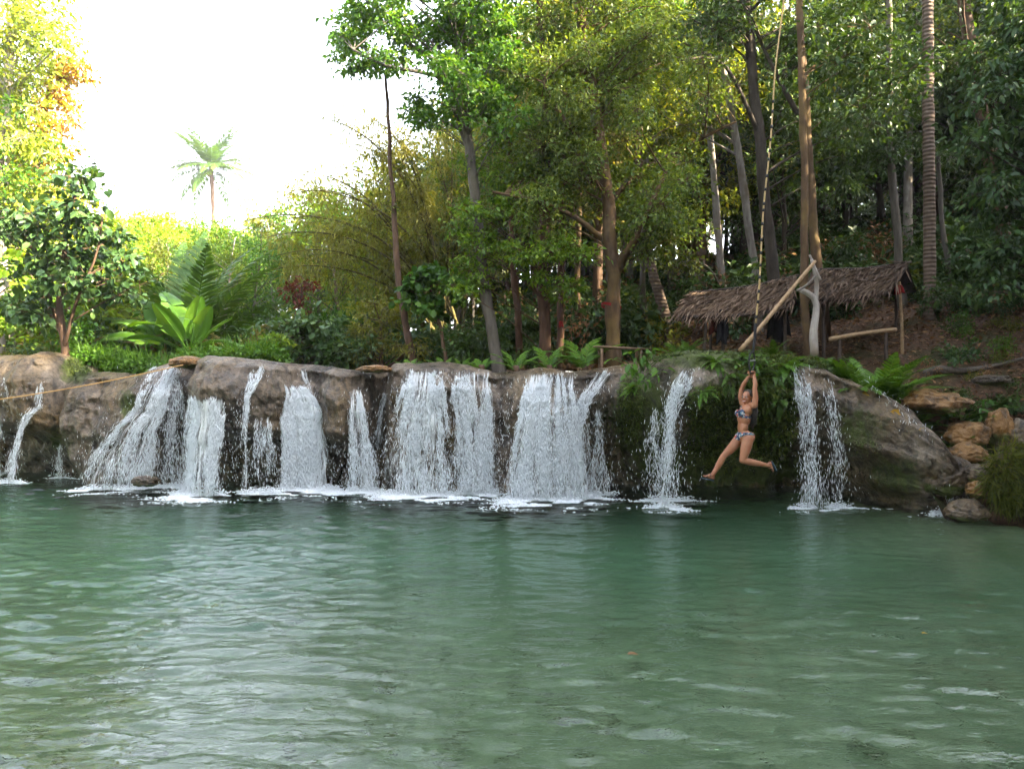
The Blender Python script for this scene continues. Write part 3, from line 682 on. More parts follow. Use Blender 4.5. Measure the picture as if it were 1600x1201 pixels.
# ------------------------------------------------------------------ trees one can tell apart
tree('lip_tree', 'slender grey leaning tree with vivid green layered crown rooted at the centre of the lip',
     [(778, 574), (770, 510), (756, 410), (744, 300), (729, 190), (716, 100), (708, 20), (700, -90)], 14.4, (10, 4.5),
     [(552, 62, 30, 36, 7), (590, 15, 48, 18, 8), (575, 100, 40, 14, 4), (632, 50, 36, 28, 7), (634, 92, 24, 14, 4), (690, 20, 55, 36, 12), (705, 75, 40, 30, 8), (770, 40, 60, 50, 16),
      (700, 105, 30, 22, 5), (772, 115, 46, 34, 10), (668, 172, 32, 22, 6), (735, 160, 36, 26, 7), (790, 180, 36, 40, 8), (640, -60, 130, 60, 22), (760, -70, 100, 60, 14)],
     M['leaf_vivid'], M['bark_grey'], .11, .42, 9, 17, .55, dspread=1.0, flat=.5, limb_r=.022,
     limbs=[([(733, 210, 0), (700, 132, -.3), (660, 114, -.6), (600, 102, -.9), (552, 78, -1.1)], 4.5), ([(738, 250, 0), (712, 180, .3), (690, 100, .5), (680, 20, .6)], 4)])
tree('bare_pole_tree', 'thin brown nearly leafless trunk rising past the bamboo, left of the grey leaning tree',
     [(648, 566), (640, 510), (630, 420), (622, 320), (613, 220), (607, 110)], 15.0, (6.5, 2),
     [(628, 250, 14, 30, 3), (600, 300, 16, 30, 3)], M['leaf_olive'], M['bark_brown'], .08, .25, 6, 8, limb_r=.015)
tree('spreading_tree', 'stout ochre barked tree with a red band and a wide greyish fine leaved crown',
     [(957, 560), (955, 490), (956, 440), (950, 390), (946, 310), (932, 210), (918, 110), (902, 10), (890, -110)], 14.6, (13, 6),
     [(960, 250, 120, 100, 26), (1000, 130, 120, 70, 20), (880, 150, 70, 90, 16), (860, 300, 80, 70, 16), (1050, 300, 60, 70, 10), (940, 20, 150, 60, 20), (1000, 370, 50, 26, 7), (840, 180, 50, 110, 12), (940, -90, 170, 60, 14)],
     M['leaf_grey'], M['bark_ochre'], .085, .58, 14, 27, .5, flat=.75, dspread=1.1, limb_r=.03, twig_r=.007,
     limbs=[([(958, 440, 0), (972, 405, -.2), (990, 380, -.5), (1012, 330, -.7), (1040, 270, -.9)], 8), ([(948, 380, 0), (900, 340, -.4), (840, 315, -.8), (770, 300, -1.2)], 5),
            ([(946, 330, 0), (985, 280, .3), (1060, 235, .2), (1150, 190, 0)], 5), ([(940, 250, 0), (890, 200, -.6), (850, 130, -.9)], 5)])
tree('low_branch_tree', 'young tree with bright yellow green sprays hanging low over the lip',
     [(850, 574), (850, 500), (848, 420), (853, 300), (856, 200), (850, 60), (846, -40)], 14.9, (10, 5),
     [(868, 405, 60, 34, 13, -.8), (830, 375, 50, 40, 11, -.8), (885, 440, 40, 18, 6, -.9), (745, 400, 34, 40, 9, -.8), (740, 345, 44, 40, 9, -.6), (730, 440, 26, 24, 5, -.8), (800, 300, 60, 50, 10, -.4), (770, 245, 50, 40, 8)],
     M['leaf_lime'], M['bark_red'], .10, .36, 8, 12, .5, dspread=.5, flat=.5, limb_r=.014, limb_share=.6)
tree('reddish_trunk_tree', 'thin reddish trunk just right of the grey leaning tree', [(812, 574), (808, 500), (803, 430), (796, 260), (790, 90)], 16.0, (6, 3),
     [(790, 140, 60, 80, 11), (780, 260, 60, 60, 8)], M['leaf_vivid'], M['bark_red'], .10, .5, 9, 14)
tree('reddish_trunk_tree', 'thin reddish trunk beside the thicker red one, left of the red banded tree', [(872, 572), (871, 500), (870, 430), (878, 250), (884, 60)], 15.8, (6, 3),
     [(880, 40, 70, 50, 10), (890, 210, 60, 70, 8)], M['leaf_olive'], M['bark_red'], .10, .5, 9, 14)
tree('reddish_trunk_tree', 'short lit orange brown trunk close behind the red banded tree', [(908, 555), (905, 500), (902, 440), (906, 300), (908, 180)], 17.0, (6, 3),
     [(910, 200, 60, 60, 9)], M['leaf_olive'], M['bark_ochre'], .10, .5, 9, 14)
tree('leaning_dark_tree', 'dark ringed trunk leaning left behind the low table', [(1046, 532), (1030, 470), (1015, 405), (1003, 300), (996, 150)], 17.0, (9, 6),
     [(1000, 180, 70, 70, 10)], M['leaf_olive'], M['bark_palm'], .11, .5, 8, 14)
tree('leaning_dark_tree', 'straight thin grey trunk beside the dark leaning one', [(1008, 520), (1007, 470), (1006, 400), (1008, 250)], 17.3, (5, 4), [(1010, 260, 40, 50, 5)], M['leaf_olive'], M['bark_grey'], .11, .5, 8, 12)
tree('pale_trunk_tree', 'pale grey trunk rising behind the left end of the lower thatched roof', [(1130, 500), (1128, 440), (1120, 360), (1111, 250), (1100, 120), (1086, -30)], 17.5, (6.5, 4),
     [(1090, 60, 80, 70, 12), (1130, 150, 50, 50, 6), (1080, 400, 28, 14, 3, -1)], M['leaf_olive'], M['bark_pale'], .12, .55, 8, 14)
tree('pale_trunk_tree', 'pale curved trunk rising behind the middle of the lower thatched roof', [(1185, 500), (1178, 430), (1166, 340), (1152, 230), (1138, 150), (1122, 60), (1112, -60)], 17.0, (7, 4.5),
     [(1130, 60, 80, 60, 10), (1080, 160, 60, 50, 8), (1150, -60, 90, 50, 8)], M['leaf_yellow'], M['bark_pale'], .12, .55, 8, 13)
tree('tall_dark_tree', 'tall dark trunk with a forked limb rising behind the swing rope', [(1216, 500), (1208, 420), (1195, 300), (1180, 160), (1168, 20), (1158, -130)], 15.6, (10, 6.5),
     [(1170, 20, 110, 50, 14), (1090, 40, 60, 40, 8), (1250, 60, 60, 60, 8), (1170, -90, 150, 60, 16), (1280, 230, 40, 70, 7)], M['leaf_dark'], M['bark_dark'], .12, .6, 9, 15,
     limbs=[([(1247, 178, -.2), (1225, 140, -.2), (1200, 90, -.1), (1172, 30, 0)], 4.5), ([(1186, 210, 0), (1130, 100, -.5), (1060, 95, -1)], 4)])
swing_tree = tree('swing_tree', 'straight tan trunk standing against the forked pole between the two thatched roofs', [(1263, 548), (1260, 480), (1258, 400), (1257, 250), (1252, 100), (1247, -120), (1243, -330)], 13.3, (6.5, 4.5),
     [(1250, -180, 170, 90, 24), (1330, 60, 60, 50, 8), (1380, 120, 50, 50, 6)], M['leaf_dark'], M['bark_ochre'], .13, .6, 9, 15, limb_share=.15, limb_r=.02,
     limbs=[([(1247, -100, 0), (1242, -190, -.8), (1248, -230, -1.6), (1250, -240, -2.3)], 6)])
tree('twin_tan_tree', 'tan lichen blotched trunk leaning beside the straight tan one', [(1292, 500), (1287, 420), (1280, 330), (1269, 210), (1259, 60), (1252, -100)], 15.2, (8.5, 5),
     [(1330, 150, 60, 60, 9), (1300, 20, 80, 60, 10), (1270, -80, 110, 50, 10)], M['leaf_dark'], M['bark_ochre'], .12, .6, 9, 15, limb_share=.25, limb_r=.02)
tree('thin_grey_tree', 'thin grey trunk between the two roofs and the ringed palm trunk', [(1410, 480), (1404, 400), (1396, 300), (1389, 200), (1385, 90), (1381, -70)], 16.6, (6.5, 4),
     [(1390, 120, 80, 60, 11), (1360, 230, 60, 50, 7), (1400, -40, 110, 60, 12)], M['leaf_dark'], M['bark_grey'], .12, .6, 9, 15, limb_share=.25, limb_r=.02)
tree('thin_pole_tree', 'thin pale pole like trunk just right of the ringed palm trunk', [(1490, 480), (1482, 430), (1473, 340), (1466, 240)], 16.6, (4, 3), [(1470, 220, 40, 40, 5)], M['leaf_dark'], M['bark_grey'], .12, .5, 8, 12)
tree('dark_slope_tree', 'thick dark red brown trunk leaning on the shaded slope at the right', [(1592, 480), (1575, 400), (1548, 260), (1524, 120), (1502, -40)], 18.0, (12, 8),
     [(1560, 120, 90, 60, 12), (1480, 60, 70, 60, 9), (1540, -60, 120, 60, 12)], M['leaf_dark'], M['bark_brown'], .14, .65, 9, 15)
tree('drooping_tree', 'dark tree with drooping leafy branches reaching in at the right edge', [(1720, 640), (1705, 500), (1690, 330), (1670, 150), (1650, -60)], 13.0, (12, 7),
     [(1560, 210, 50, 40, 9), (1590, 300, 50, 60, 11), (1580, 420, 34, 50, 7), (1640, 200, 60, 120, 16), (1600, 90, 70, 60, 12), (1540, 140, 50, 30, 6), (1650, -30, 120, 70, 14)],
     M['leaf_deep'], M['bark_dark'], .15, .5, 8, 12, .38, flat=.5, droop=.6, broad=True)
# left side
tree('white_trunk_tree', 'pale slender trunk with yellow green sunlit crown at the left edge', [(2, 560), (6, 470), (12, 300), (21, 130), (29, -40), (34, -160)], 20.0, (8, 5),
     [(60, 50, 50, 50, 12), (30, 140, 60, 60, 14), (20, 240, 60, 50, 12), (70, 0, 50, 40, 8), (-60, 120, 90, 160, 24), (50, 320, 50, 40, 8), (30, -90, 90, 60, 12)],
     M['leaf_yellow'], M['bark_white'], .15, .7, 9, 15)
tree('golden_tree', 'tree with golden orange leaves against the sky at the left', [(34, 560), (42, 440), (56, 300), (72, 180), (86, 100)], 21.0, (7, 3),
     [(96, 110, 26, 30, 7), (88, 165, 34, 34, 9), (72, 225, 34, 30, 7), (112, 92, 14, 20, 2), (60, 290, 30, 30, 5)], M['leaf_gold'], M['bark_brown'], .15, .5, 8, 13)
tree('broadleaf_tree', 'dark broad leaved tree with several stems on the mossy notch at the left', [(104, 562), (99, 520), (97, 470), (102, 420), (112, 350), (128, 300)], 15.2, (6, 2.5),
     [(112, 298, 44, 26, 6), (152, 284, 14, 12, 2), (70, 350, 60, 30, 8), (125, 365, 46, 34, 8), (50, 410, 60, 34, 8), (135, 430, 56, 40, 9), (175, 395, 24, 34, 4), (10, 380, 40, 50, 6), (190, 450, 34, 30, 5), (90, 480, 70, 30, 6), (40, 500, 50, 30, 4)],
     M['leaf_deep'], M['bark_brown'], .17, .42, 6, 7, .6, broad=True, flat=.7, dspread=.6, limbs=[([(101, 540, 0), (82, 480, .3), (60, 400, .5), (40, 360, .7)], 3), ([(100, 545, 0), (120, 470, -.2), (150, 400, -.3), (160, 340, -.4)], 3)], limb_r=.02)
tree('lit_bush', 'sunlit lime green bush glowing behind the dark broad leaved tree', [(60, 560), (62, 520), (66, 470)], 18.5, (4, 2),
     [(40, 480, 50, 40, 9), (100, 490, 60, 40, 10), (60, 530, 70, 20, 7), (150, 470, 34, 34, 6), (60, 430, 60, 30, 6)], M['leaf_lime'], M['bark_brown'], .19, .5, 7, 9, .7, broad=True, cat='bush')
tree('lit_bush', 'lime green bush with round top on the skyline left of the coconut palm', [(225, 520), (222, 440), (220, 380)], 30.0, (5, 3), [(215, 370, 34, 30, 9), (180, 370, 26, 26, 6), (250, 350, 24, 20, 5)], M['leaf_yellow'], M['bark_brown'], .2, .8, 8, 12, cat='bush')
tree('round_sapling', 'bright green round leaved sapling beside the thin brown trunk', [(702, 572), (698, 540), (690, 500), (676, 450)], 14.6, (3.5, 2),
     [(672, 436, 26, 16, 5), (650, 462, 20, 14, 4), (700, 462, 26, 20, 5), (680, 480, 24, 12, 4), (712, 440, 18, 18, 3)], M['leaf_vivid'], M['bark_brown'], .15, .24, 6, 9, .75, broad=True, flat=.45, dspread=.3, cat='sapling', limb_r=.015)
tree('feathery_bush', 'olive feathery bush at the foot of the bamboo', [(598, 570), (596, 540), (594, 500)], 15.6, (4, 2), [(592, 500, 34, 36, 10), (610, 545, 40, 20, 7), (575, 540, 20, 24, 4)], M['leaf_bamboo'], M['bark_brown'], .10, .35, 9, 16, .3, cat='bush')
tree('red_bush', 'dark red leaved shrub among the green on the left of the bamboo', [(478, 560), (476, 520), (470, 480)], 17.5, (3, 2), [(468, 462, 16, 22, 5)], M['leaf_red'], M['bark_brown'], .12, .28, 7, 10, .5, cat='shrub')
tree('dark_shrub', 'dark green shrub under the arching bamboo, left of the feathery bush', [(448, 575), (446, 550), (444, 530)], 15.6, (3, 2), [(440, 525, 40, 30, 8), (500, 520, 36, 34, 8), (530, 550, 30, 16, 4)], M['leaf_deep'], M['bark_dark'], .15, .4, 7, 10, .55, broad=True, cat='shrub')
tree('bright_shrub', 'small yellow green shrub at the right end of the creeper bank', [(424, 575), (423, 560), (420, 548)], 14.6, (2, 1.5), [(414, 545, 16, 16, 5), (428, 538, 10, 12, 3)], M['leaf_lime'], M['bark_brown'], .12, .2, 6, 9, .5, cat='shrub')

# bamboo clump: every culm is a part
def bamboo():
    Y = 18.5; base = P(690, 540, Y); base[2] = float(ground(base[0], base[1]))
    root = empty('bamboo_clump', base, 'large clump of olive bamboo arching far out to the left', 'bamboo')
    cul = [((505, 186), (600, 235)), ((440, 266), (560, 285)), ((470, 300), (585, 300)), ((412, 372), (540, 345)), ((405, 426), (530, 395)), ((545, 225), (620, 260)), ((590, 205), (650, 250)), ((640, 190), (668, 260)),
           ((385, 345), (520, 318)), ((455, 340), (580, 345)), ((430, 300), (575, 300)), ((700, 200), (688, 280)), ((520, 260), (610, 290)), ((480, 400), (570, 390)), ((610, 260), (650, 300)), ((745, 235), (705, 300)), ((560, 180), (625, 225)), ((430, 400), (555, 370))]
    fb = MB()
    for i, (tip, mid) in enumerate(cul):
        b = np.array([rng.normal()*.35, rng.normal()*.35, -.1]); dy = rng.uniform(-1.2, 1.0)
        t = P(tip[0], tip[1], Y+dy*1.6)-base; m = P(mid[0]+30, mid[1]+10, Y+dy)-base
        s = np.linspace(0, 1, 26)[:, None]; q0 = b; q1 = np.array([b[0]+.1*m[0], b[1], m[2]*.62]); q2 = m*np.array([1.0, 1, 1.12]); q3 = t
        C = (1-s)**3*q0+3*s*(1-s)**2*q1+3*s*s*(1-s)*q2+s**3*q3
        rad = np.linspace(.05, .010, 26)
        mb = MB(); mb.add(*tube(C, rad, 6))
        for j in range(2, 24, 2): mb.add(*tube(C[j][None]+np.linspace(-.5, .5, 3)[:, None]*.03*nrm(C[j+1]-C[j])[None], rad[j]*1.3, 6, False))
        mb.build('culm', M['culm'], root, True)
        k = 26; u = rng.uniform(.3, 1, k)**.8; cc = np.stack([np.interp(u, s[:, 0], C[:, a]) for a in range(3)], 1)+rnd(k, .22)-np.array([0, 0, .12])
        clump_leaves(fb, cc, .30, 5, 7, .18, .15, .8, .7, spread=.4)
    fb.build('foliage', M['leaf_bamboo'], root)
bamboo()

# palms
FR = [frond_mesh('frond', 3.2, .9, 46, .62, M['frond'], seed=s) for s in (1, 2, 3)]
FRG = [frond_mesh('frond', 3.0, 1.5, 44, .55, M['frond_gold'], seed=s) for s in (4, 5)]
FRD = [frond_mesh('frond', 2.0, 1.6, 34, .45, M['leaf_dry'], seed=6)]
def ring_trunk(root, base, pts, r, mat, name='trunk'):
    mb = MB(); q = resample(np.array(pts), 30); mb.add(*tube(q-base, np.linspace(r[0], r[1], 30)*(1+.05*np.cos(np.arange(30)*np.pi)), 10)); mb.build(name, mat, root, True)
def coco(px, py, Y, foot, label, n, fs, seed):
    g = P(foot[0], foot[1], Y); g[2] = float(ground(g[0], Y)); root = empty('coconut_palm', g, label, 'palm')
    t = P(px, py, Y); ring_trunk(root, g, [g, (g+t)/2+np.array([.3, 0, 0]), t], (.26, .2), M['bark_brown'])
    r4 = np.random.default_rng(seed)
    for i in range(n):
        az = i*137.5+r4.uniform(-20, 20); el = r4.uniform(-25, 70)
        Mx = Matrix.Translation(Vector(t-g)) @ Matrix.Rotation(R(az), 4, 'Z') @ Matrix.Rotation(R(-el), 4, 'Y') @ Matrix.Scale(fs, 4)
        link('frond', FR[i % 3], root, Mx)
    for _ in range(7):
        nb = MB()
        c = t-g+rnd(1, .25)[0]-np.array([0, 0, .4]); u = np.linspace(0, np.pi, 6); nb.add(*tube(c+np.stack([0*u, 0*u, -.17*np.cos(u)], 1), .14*np.sin(u)+.002, 7, False)); nb.build('coconut', M['frond_gold'], root, True)
coco(330, 262, 68, (334, 380), 'coconut palm standing alone against the white sky', 38, 1.6, 5)
# ringed palm trunk on the right, crown above the frame
g = P(1453, 478, 15.4); g[2] = float(ground(g[0], g[1])); root = empty('ringed_palm', g-np.array([0, 0, .1]), 'tall straight ringed palm trunk right of the thatched shelters', 'palm')
t = P(1449, -330, 15.4); ring_trunk(root, g, [g-np.array([0, 0, .1]), P(1452, 300, 15.4), P(1450, 100, 15.4), t], (.13, .105), M['bark_palm'])
place_fronds(root, FR, [(i*137.5, 5+(i*31) % 65, 1.25) for i in range(16)], t-g)
def low_palm(px, py, Y, label, items, meshes, name='young_palm', trunk=.0, group=None):
    g = P(px, py, Y); g[2] = float(ground(g[0], Y)); root = empty(name, g, label, 'palm', group)
    top = np.array([0, 0, trunk]); mb = MB(); mb.add(*tube(np.array([[0, 0, -.1], [0, 0, .1+trunk*.6], [0, 0, trunk+.15]]), (.09, .08, .05), 8)); mb.build('stem', M['bark_brown'], root, True)
    place_fronds(root, meshes, items, top); return root
low_palm(300, 515, 17.6, 'big young palm with upright feathery fronds in the clearing behind the creepers',
         [(95, 88, 1.25), (60, 80, 1.2), (130, 80, 1.25), (170, 72, 1.2), (10, 74, 1.2), (185, 60, 1.1), (-10, 62, 1.1), (220, 76, 1.1), (300, 70, 1.1), (250, 66, 1.0), (350, 45, 1.0), (175, 40, 1.0)], FR, trunk=.45)
low_palm(372, 545, 16.6, 'palm with golden arching fronds right of the banana plant', [(0, 58, .85), (20, 45, .9), (-15, 40, .85), (160, 60, .7), (200, 50, .75), (-40, 62, .7), (60, 66, .75), (-5, 25, .85), (180, 30, .7)], FRG, trunk=.15)
low_palm(545, 560, 16.2, 'pale green drooping palm at the foot of the feathery bush', [(170, 62, .6), (190, 50, .62), (0, 60, .6), (30, 48, .55), (-30, 40, .55), (150, 40, .55)], FR[:2], trunk=.1)
low_palm(236, 520, 16.9, 'low dry orange palm left of the banana plant', [(150, 50, .8), (190, 42, .85), (20, 45, .7), (120, 60, .7), (-20, 40, .6)], FRD, trunk=.5)
SF = [frond_mesh('frond', .9, 1.1, 20, .30, M['leaf_grass'], wr=.14, seed=s, rr=.01) for s in (11, 12, 13)]
for (px, py, Y, s, lb) in ((693, 572, 13.9, .55, 'small fan of palm leaves left of the leaning grey tree, leftmost on the lip'), (722, 574, 13.8, .5, 'small low palm between the fan of leaves and the leaning grey tree'),
                           (752, 574, 13.6, .5, 'low palm seedling touching the foot of the leaning grey tree'), (806, 574, 13.3, .8, 'arching palm seedling just right of the leaning grey tree'),
                           (858, 570, 13.5, .95, 'taller palm seedling in front of the red trunks'), (912, 560, 13.9, 1.25, 'large bright young palm left of the red banded tree'), (1062, 545, 13.6, .8, 'young palm beside the lower shelter'), (640, 572, 13.9, .45, 'small palm seedling below the thin brown trunk')):
    low_palm(px, py, Y, lb, [(170+rng.uniform(-25, 25), rng.uniform(40, 62), s), (10+rng.uniform(-25, 25), rng.uniform(40, 62), s), (130, 72, s*.9), (50, 74, s*.9), (230+rng.uniform(-25, 25), 44, s*.8)], SF, 'palm_seedling', 0, 'palm seedlings along the lip')
# banana plants
BL = [paddle_mesh('banana_leaf', 1.6, .5, .8, M['leaf_banana'], 1, .6), paddle_mesh('banana_leaf', 1.4, .5, .35, M['leaf_banana'], 2, .1), paddle_mesh('banana_leaf', 1.6, .42, 1.4, M['leaf_banana'], 3, .8)]
def banana(px, py, Y, label, items):
    g = P(px, py, Y); g[2] = float(ground(g[0], Y)); root = empty('banana_plant', g, label, 'banana plant', 'banana plants')
    mb = MB(); mb.add(*tube(np.array([[0, 0, -.1], [0, 0, .3], [.03, 0, .7]]), (.11, .09, .05), 9)); mb.build('stem', M['frond_gold'], root, True)
    for az, el, s, k in items:
        link('leaf', BL[k], root, Matrix.Translation((0, 0, .55)) @ Matrix.Rotation(R(az), 4, 'Z') @ Matrix.Rotation(R(-el), 4, 'Y') @ Matrix.Rotation(R(rng.uniform(-50, 50)), 4, 'X') @ Matrix.Scale(s, 4))
banana(296, 530, 15.8, 'banana plant with broad bright paddle leaves above the creepers', [(-20, 62, .9, 1), (150, 68, 1.25, 0), (-40, 72, 1.0, 1), (190, 28, .9, 0), (-10, 30, .95, 2), (30, 50, .9, 1), (240, 55, 1.0, 1), (170, 50, 1.2, 2)])
banana(255, 530, 16.2, 'banana plant with torn pale leaves left of the bright one', [(140, 66, 1.1, 0), (180, 50, 1.1, 2), (20, 70, 1.0, 0), (220, 30, .9, 2), (-60, 55, .9, 1)])

# creepers on the left bank and grass
def creepers():
    k = 330; px = rng.uniform(110, 432, k); Y = rng.uniform(13.95, 16.2, k); mb = MB()
    X = (px-CX)/FPX*Y; Y = np.maximum(Y, lipY(X)+1.1); X = (px-CX)/FPX*Y; z = ground(X, Y); hh = (.15+.45*np.abs(fbm(X*.9, Y*.9, .5, 2)))*np.clip((Y-13.6)/1.2, .4, 1)
    C = np.stack([X, Y, z+hh*rng.uniform(.3, 1, k)], 1); clump_leaves(mb, C, .24, 7, 9, .085, .6, .7, .2, up=.6)
    b = 1500; i = rng.integers(0, k, b); Pb = C[i]+rnd(b, .12); D = nrm(np.array([0, 0, 1.])+rnd(b, .35)); mb.add(*leaves(Pb, D, rnd(b), rng.uniform(.15, .38, b), .018))
    tag(mb.build('creepers', M['leaf_grass']), 'bright green creepers and grass covering the left bank', None, None, 'stuff')
creepers()
def leaf_litter():
    k = 9000; px = rng.uniform(880, 1720, k); Y = rng.uniform(11.2, 19, k); X = (px-CX)/FPX*Y; ok = (Y > lipY(X)+1.2); X, Y = X[ok], Y[ok]
    z = ground(X, Y)+.02; Pb = np.stack([X, Y, z+rng.random(len(X))*.03], 1); D = rnd(len(X)); D[:, 2] = np.abs(D[:, 2])*.3; l = rng.uniform(.06, .15, len(X))
    tag(MB().add(*leaves(Pb, D, np.array([0, 0, 1.])+rnd(len(X), .4), l, l*.5)).build('leaf_litter', M['leaf_dry']), 'dead brown leaves strewn over the right bank', None, None, 'stuff')
leaf_litter()

# moss and small hanging plants on the cliff
def moss():
    mb = MB()
    for (cx, cy, rx, ry, k, L, ln) in ((1112, 660, 40, 64, 1600, .04, .5), (1108, 625, 36, 16, 400, .045, .5), (1205, 640, 36, 80, 3000, .07, .5), (1195, 575, 50, 34, 2200, .07, .5), (1140, 690, 70, 50, 900, .05, .5), (985, 635, 22, 60, 1200, .04, .5),
                                   (1105, 556, 60, 9, 800, .05, .5), (1040, 556, 34, 8, 400, .05, .5), (1250, 556, 40, 10, 500, .05, .5), (121, 572, 22, 14, 500, .04, .5), (199, 622, 8, 16, 150, .03, .5), (1345, 700, 34, 10, 200, .025, .5), (955, 655, 20, 24, 250, .03, .5), (1160, 600, 40, 22, 500, .05, .6)):
        a = rng.uniform(0, 6.283, k); r = np.sqrt(rng.random(k)); px = cx+rx*r*np.cos(a); py = cy+ry*r*np.sin(a)
        X, Y, z = on_face(px, py); Pb = np.stack([X, Y-.01, z], 1)+rnd(k, .025); D = nrm(np.array([0, -.7, -.35])+rnd(k, .5)); mb.add(*leaves(Pb, D, np.array([0, -.3, .8])+rnd(k, .4), L*rng.uniform(.6, 1.7, k)*1.3, L*ln))
    tag(mb.build('moss', M['moss']), 'hanging moss and tiny ferns on the shaded overhang', None, None, 'stuff')
moss()

# ferns and leafy plants on the right rim
FE = [frond_mesh('frond', .62, .9, 38, .12, M['leaf_grass'], wr=.13, hang=.1, seed=s, rr=.006) for s in (21, 22, 23)]
FE2 = [frond_mesh('frond', .62, 1.1, 38, .11, M['frond'], wr=.13, hang=.1, seed=s, rr=.006) for s in (24, 25)]
def fern(px, py, Y, s, label, meshes=FE, n=26, zup=.0):
    g = P(px, py, Y); g[2] = max(min(g[2], float(ground(g[0], Y))+.12), float(ground(g[0], Y))); root = empty('fern', g, label, 'fern', 'ferns on the right bank')
    mb = MB(); mb.add(*tube(np.array([[0, 0, -.4], [0, 0, .03]]), (.03, .045), 6)); mb.build('stem', M['bark_dark'], root, True)
    place_fronds(root, meshes, [(i*137.5+rng.uniform(-20, 20), rng.uniform(15, 68), s*rng.uniform(.75, 1.15)) for i in range(n)], (0, 0, 0))
for a in ((1345, 566, 11.7, 1.6, 'bright fern at the left end of the fern bank above the right cascade'), (1378, 560, 11.9, 1.9, 'bright fern in the middle of the fern bank under the bench pole'), (1412, 562, 12.1, 1.8, 'bright fern at the right end of the fern bank'),
          (1318, 556, 11.9, .8, 'small fern beside the bent pale support'), (1396, 584, 11.6, 1.3, 'lower fern growing under the bright fern bank'), (1440, 588, 11.9, .7, 'small dull fern above the orange rock', FE2),
          (1478, 590, 12.2, .8, 'dull fern on the slope above the orange boulders', FE2), (1290, 553, 12.1, .7, 'little fern below the bent pale support', FE2), (1362, 590, 11.5, .7, 'fern at the top of the right cascade', FE2)): fern(*a)
def leafy(px, py, Y, label, k, size, rr, mat, on=None, name='leafy_plant', asp=.5, drop=.0):
    """each large leaf is a part"""
    g = P(px, py, Y)
    if on is None: g[2] = max(float(ground(g[0], Y)), g[2]-.3)
    root = empty(name, g, label, 'plant'); me = MB()
    V, F = leaves(np.zeros((1, 3)), np.array([[1., 0, 0]]), np.array([[0, 0, 1.]]), 1.0, asp, broad=True); me.add(V, F); me = me.mesh('leaf', mat)
    st = MB()
    for i in range(k):
        c = np.array([rng.normal()*rr[0], rng.normal()*.16-.1, rng.uniform(-rr[1]*(1+drop), rr[1])]); b = np.array([c[0]*.4, .1, c[2]*.5-.1])
        st.add(*tube(bez(b, (b+c)/2+np.array([0, 0, .08]), c, 4), (.008, .007, .006, .004), 4, False))
        d = Vector((c[0]*1.2+rng.normal()*.25, -.35+rng.normal()*.3, -.18+rng.normal()*.25)).normalized(); n_ = Vector((rng.normal()*.3, -.4, .9)); q = d.to_track_quat('X', 'Z').to_matrix().to_4x4()
        link('leaf', me, root, Matrix.Translation(Vector(c)) @ q @ Matrix.Rotation(rng.normal()*.4, 4, 'X') @ Matrix.Scale(size*rng.uniform(.7, 1.25), 4))
    st.build('stem', M['frond'], root, True)
leafy(1002, 572, 11.6, 'broad leaved green plant hanging over the lip left of the narrow fall', 60, .15, (.20, .30), M['leaf_vivid'], on=1, name='hanging_plant', asp=.55)
leafy(1172, 575, 11.35, 'pale broad leaved plant on the rim behind the woman\'s hands', 44, .11, (.26, .18), M['leaf_vivid'], on=1, name='rim_plant', asp=.55)
leafy(1515, 615, 11.4, 'glossy dark leafy shrub on the slope above the orange boulders', 60, .13, (.26, .2), M['leaf_vivid'], name='slope_shrub', asp=.32)
leafy(1560, 600, 12.3, 'low green plant at the right edge beside the pale flat rock', 40, .13, (.3, .15), M['leaf_dark'], name='slope_shrub', asp=.32)
def tussock(px, py, Y, label, rx, rz, k, name='grass_tussock'):
    g = P(px, py, Y); root = empty(name, g, label, 'grass'); a = nrm(rnd(k)); a[:, 1] = -np.abs(a[:, 1]); Pb = a*np.array([rx, .35, rz])*rng.uniform(.6, 1, (k, 1))
    D = nrm(a*.5+np.array([0, -.3, -.5])+rnd(k, .45)); mb = MB(); mb.add(*leaves(Pb, D, rnd(k), rng.uniform(.10, .26, k), .014))
    ico = bmesh.new(); bmesh.ops.create_icosphere(ico, subdivisions=3, radius=1); V = np.array([v.co[:] for v in ico.verts])*np.array([rx, .35, rz])*.8; F = np.array([[v.index for v in f.verts] for f in ico.faces]); ico.free()
    mb.build('blades', M['leaf_olive'], root); MB().add(V, [F]).build('root_mat', M['rock_wet'], root, True)
tussock(1578, 745, 9.9, 'shaggy olive grass tussock hanging over the water at the right edge', .42, .5, 3600)

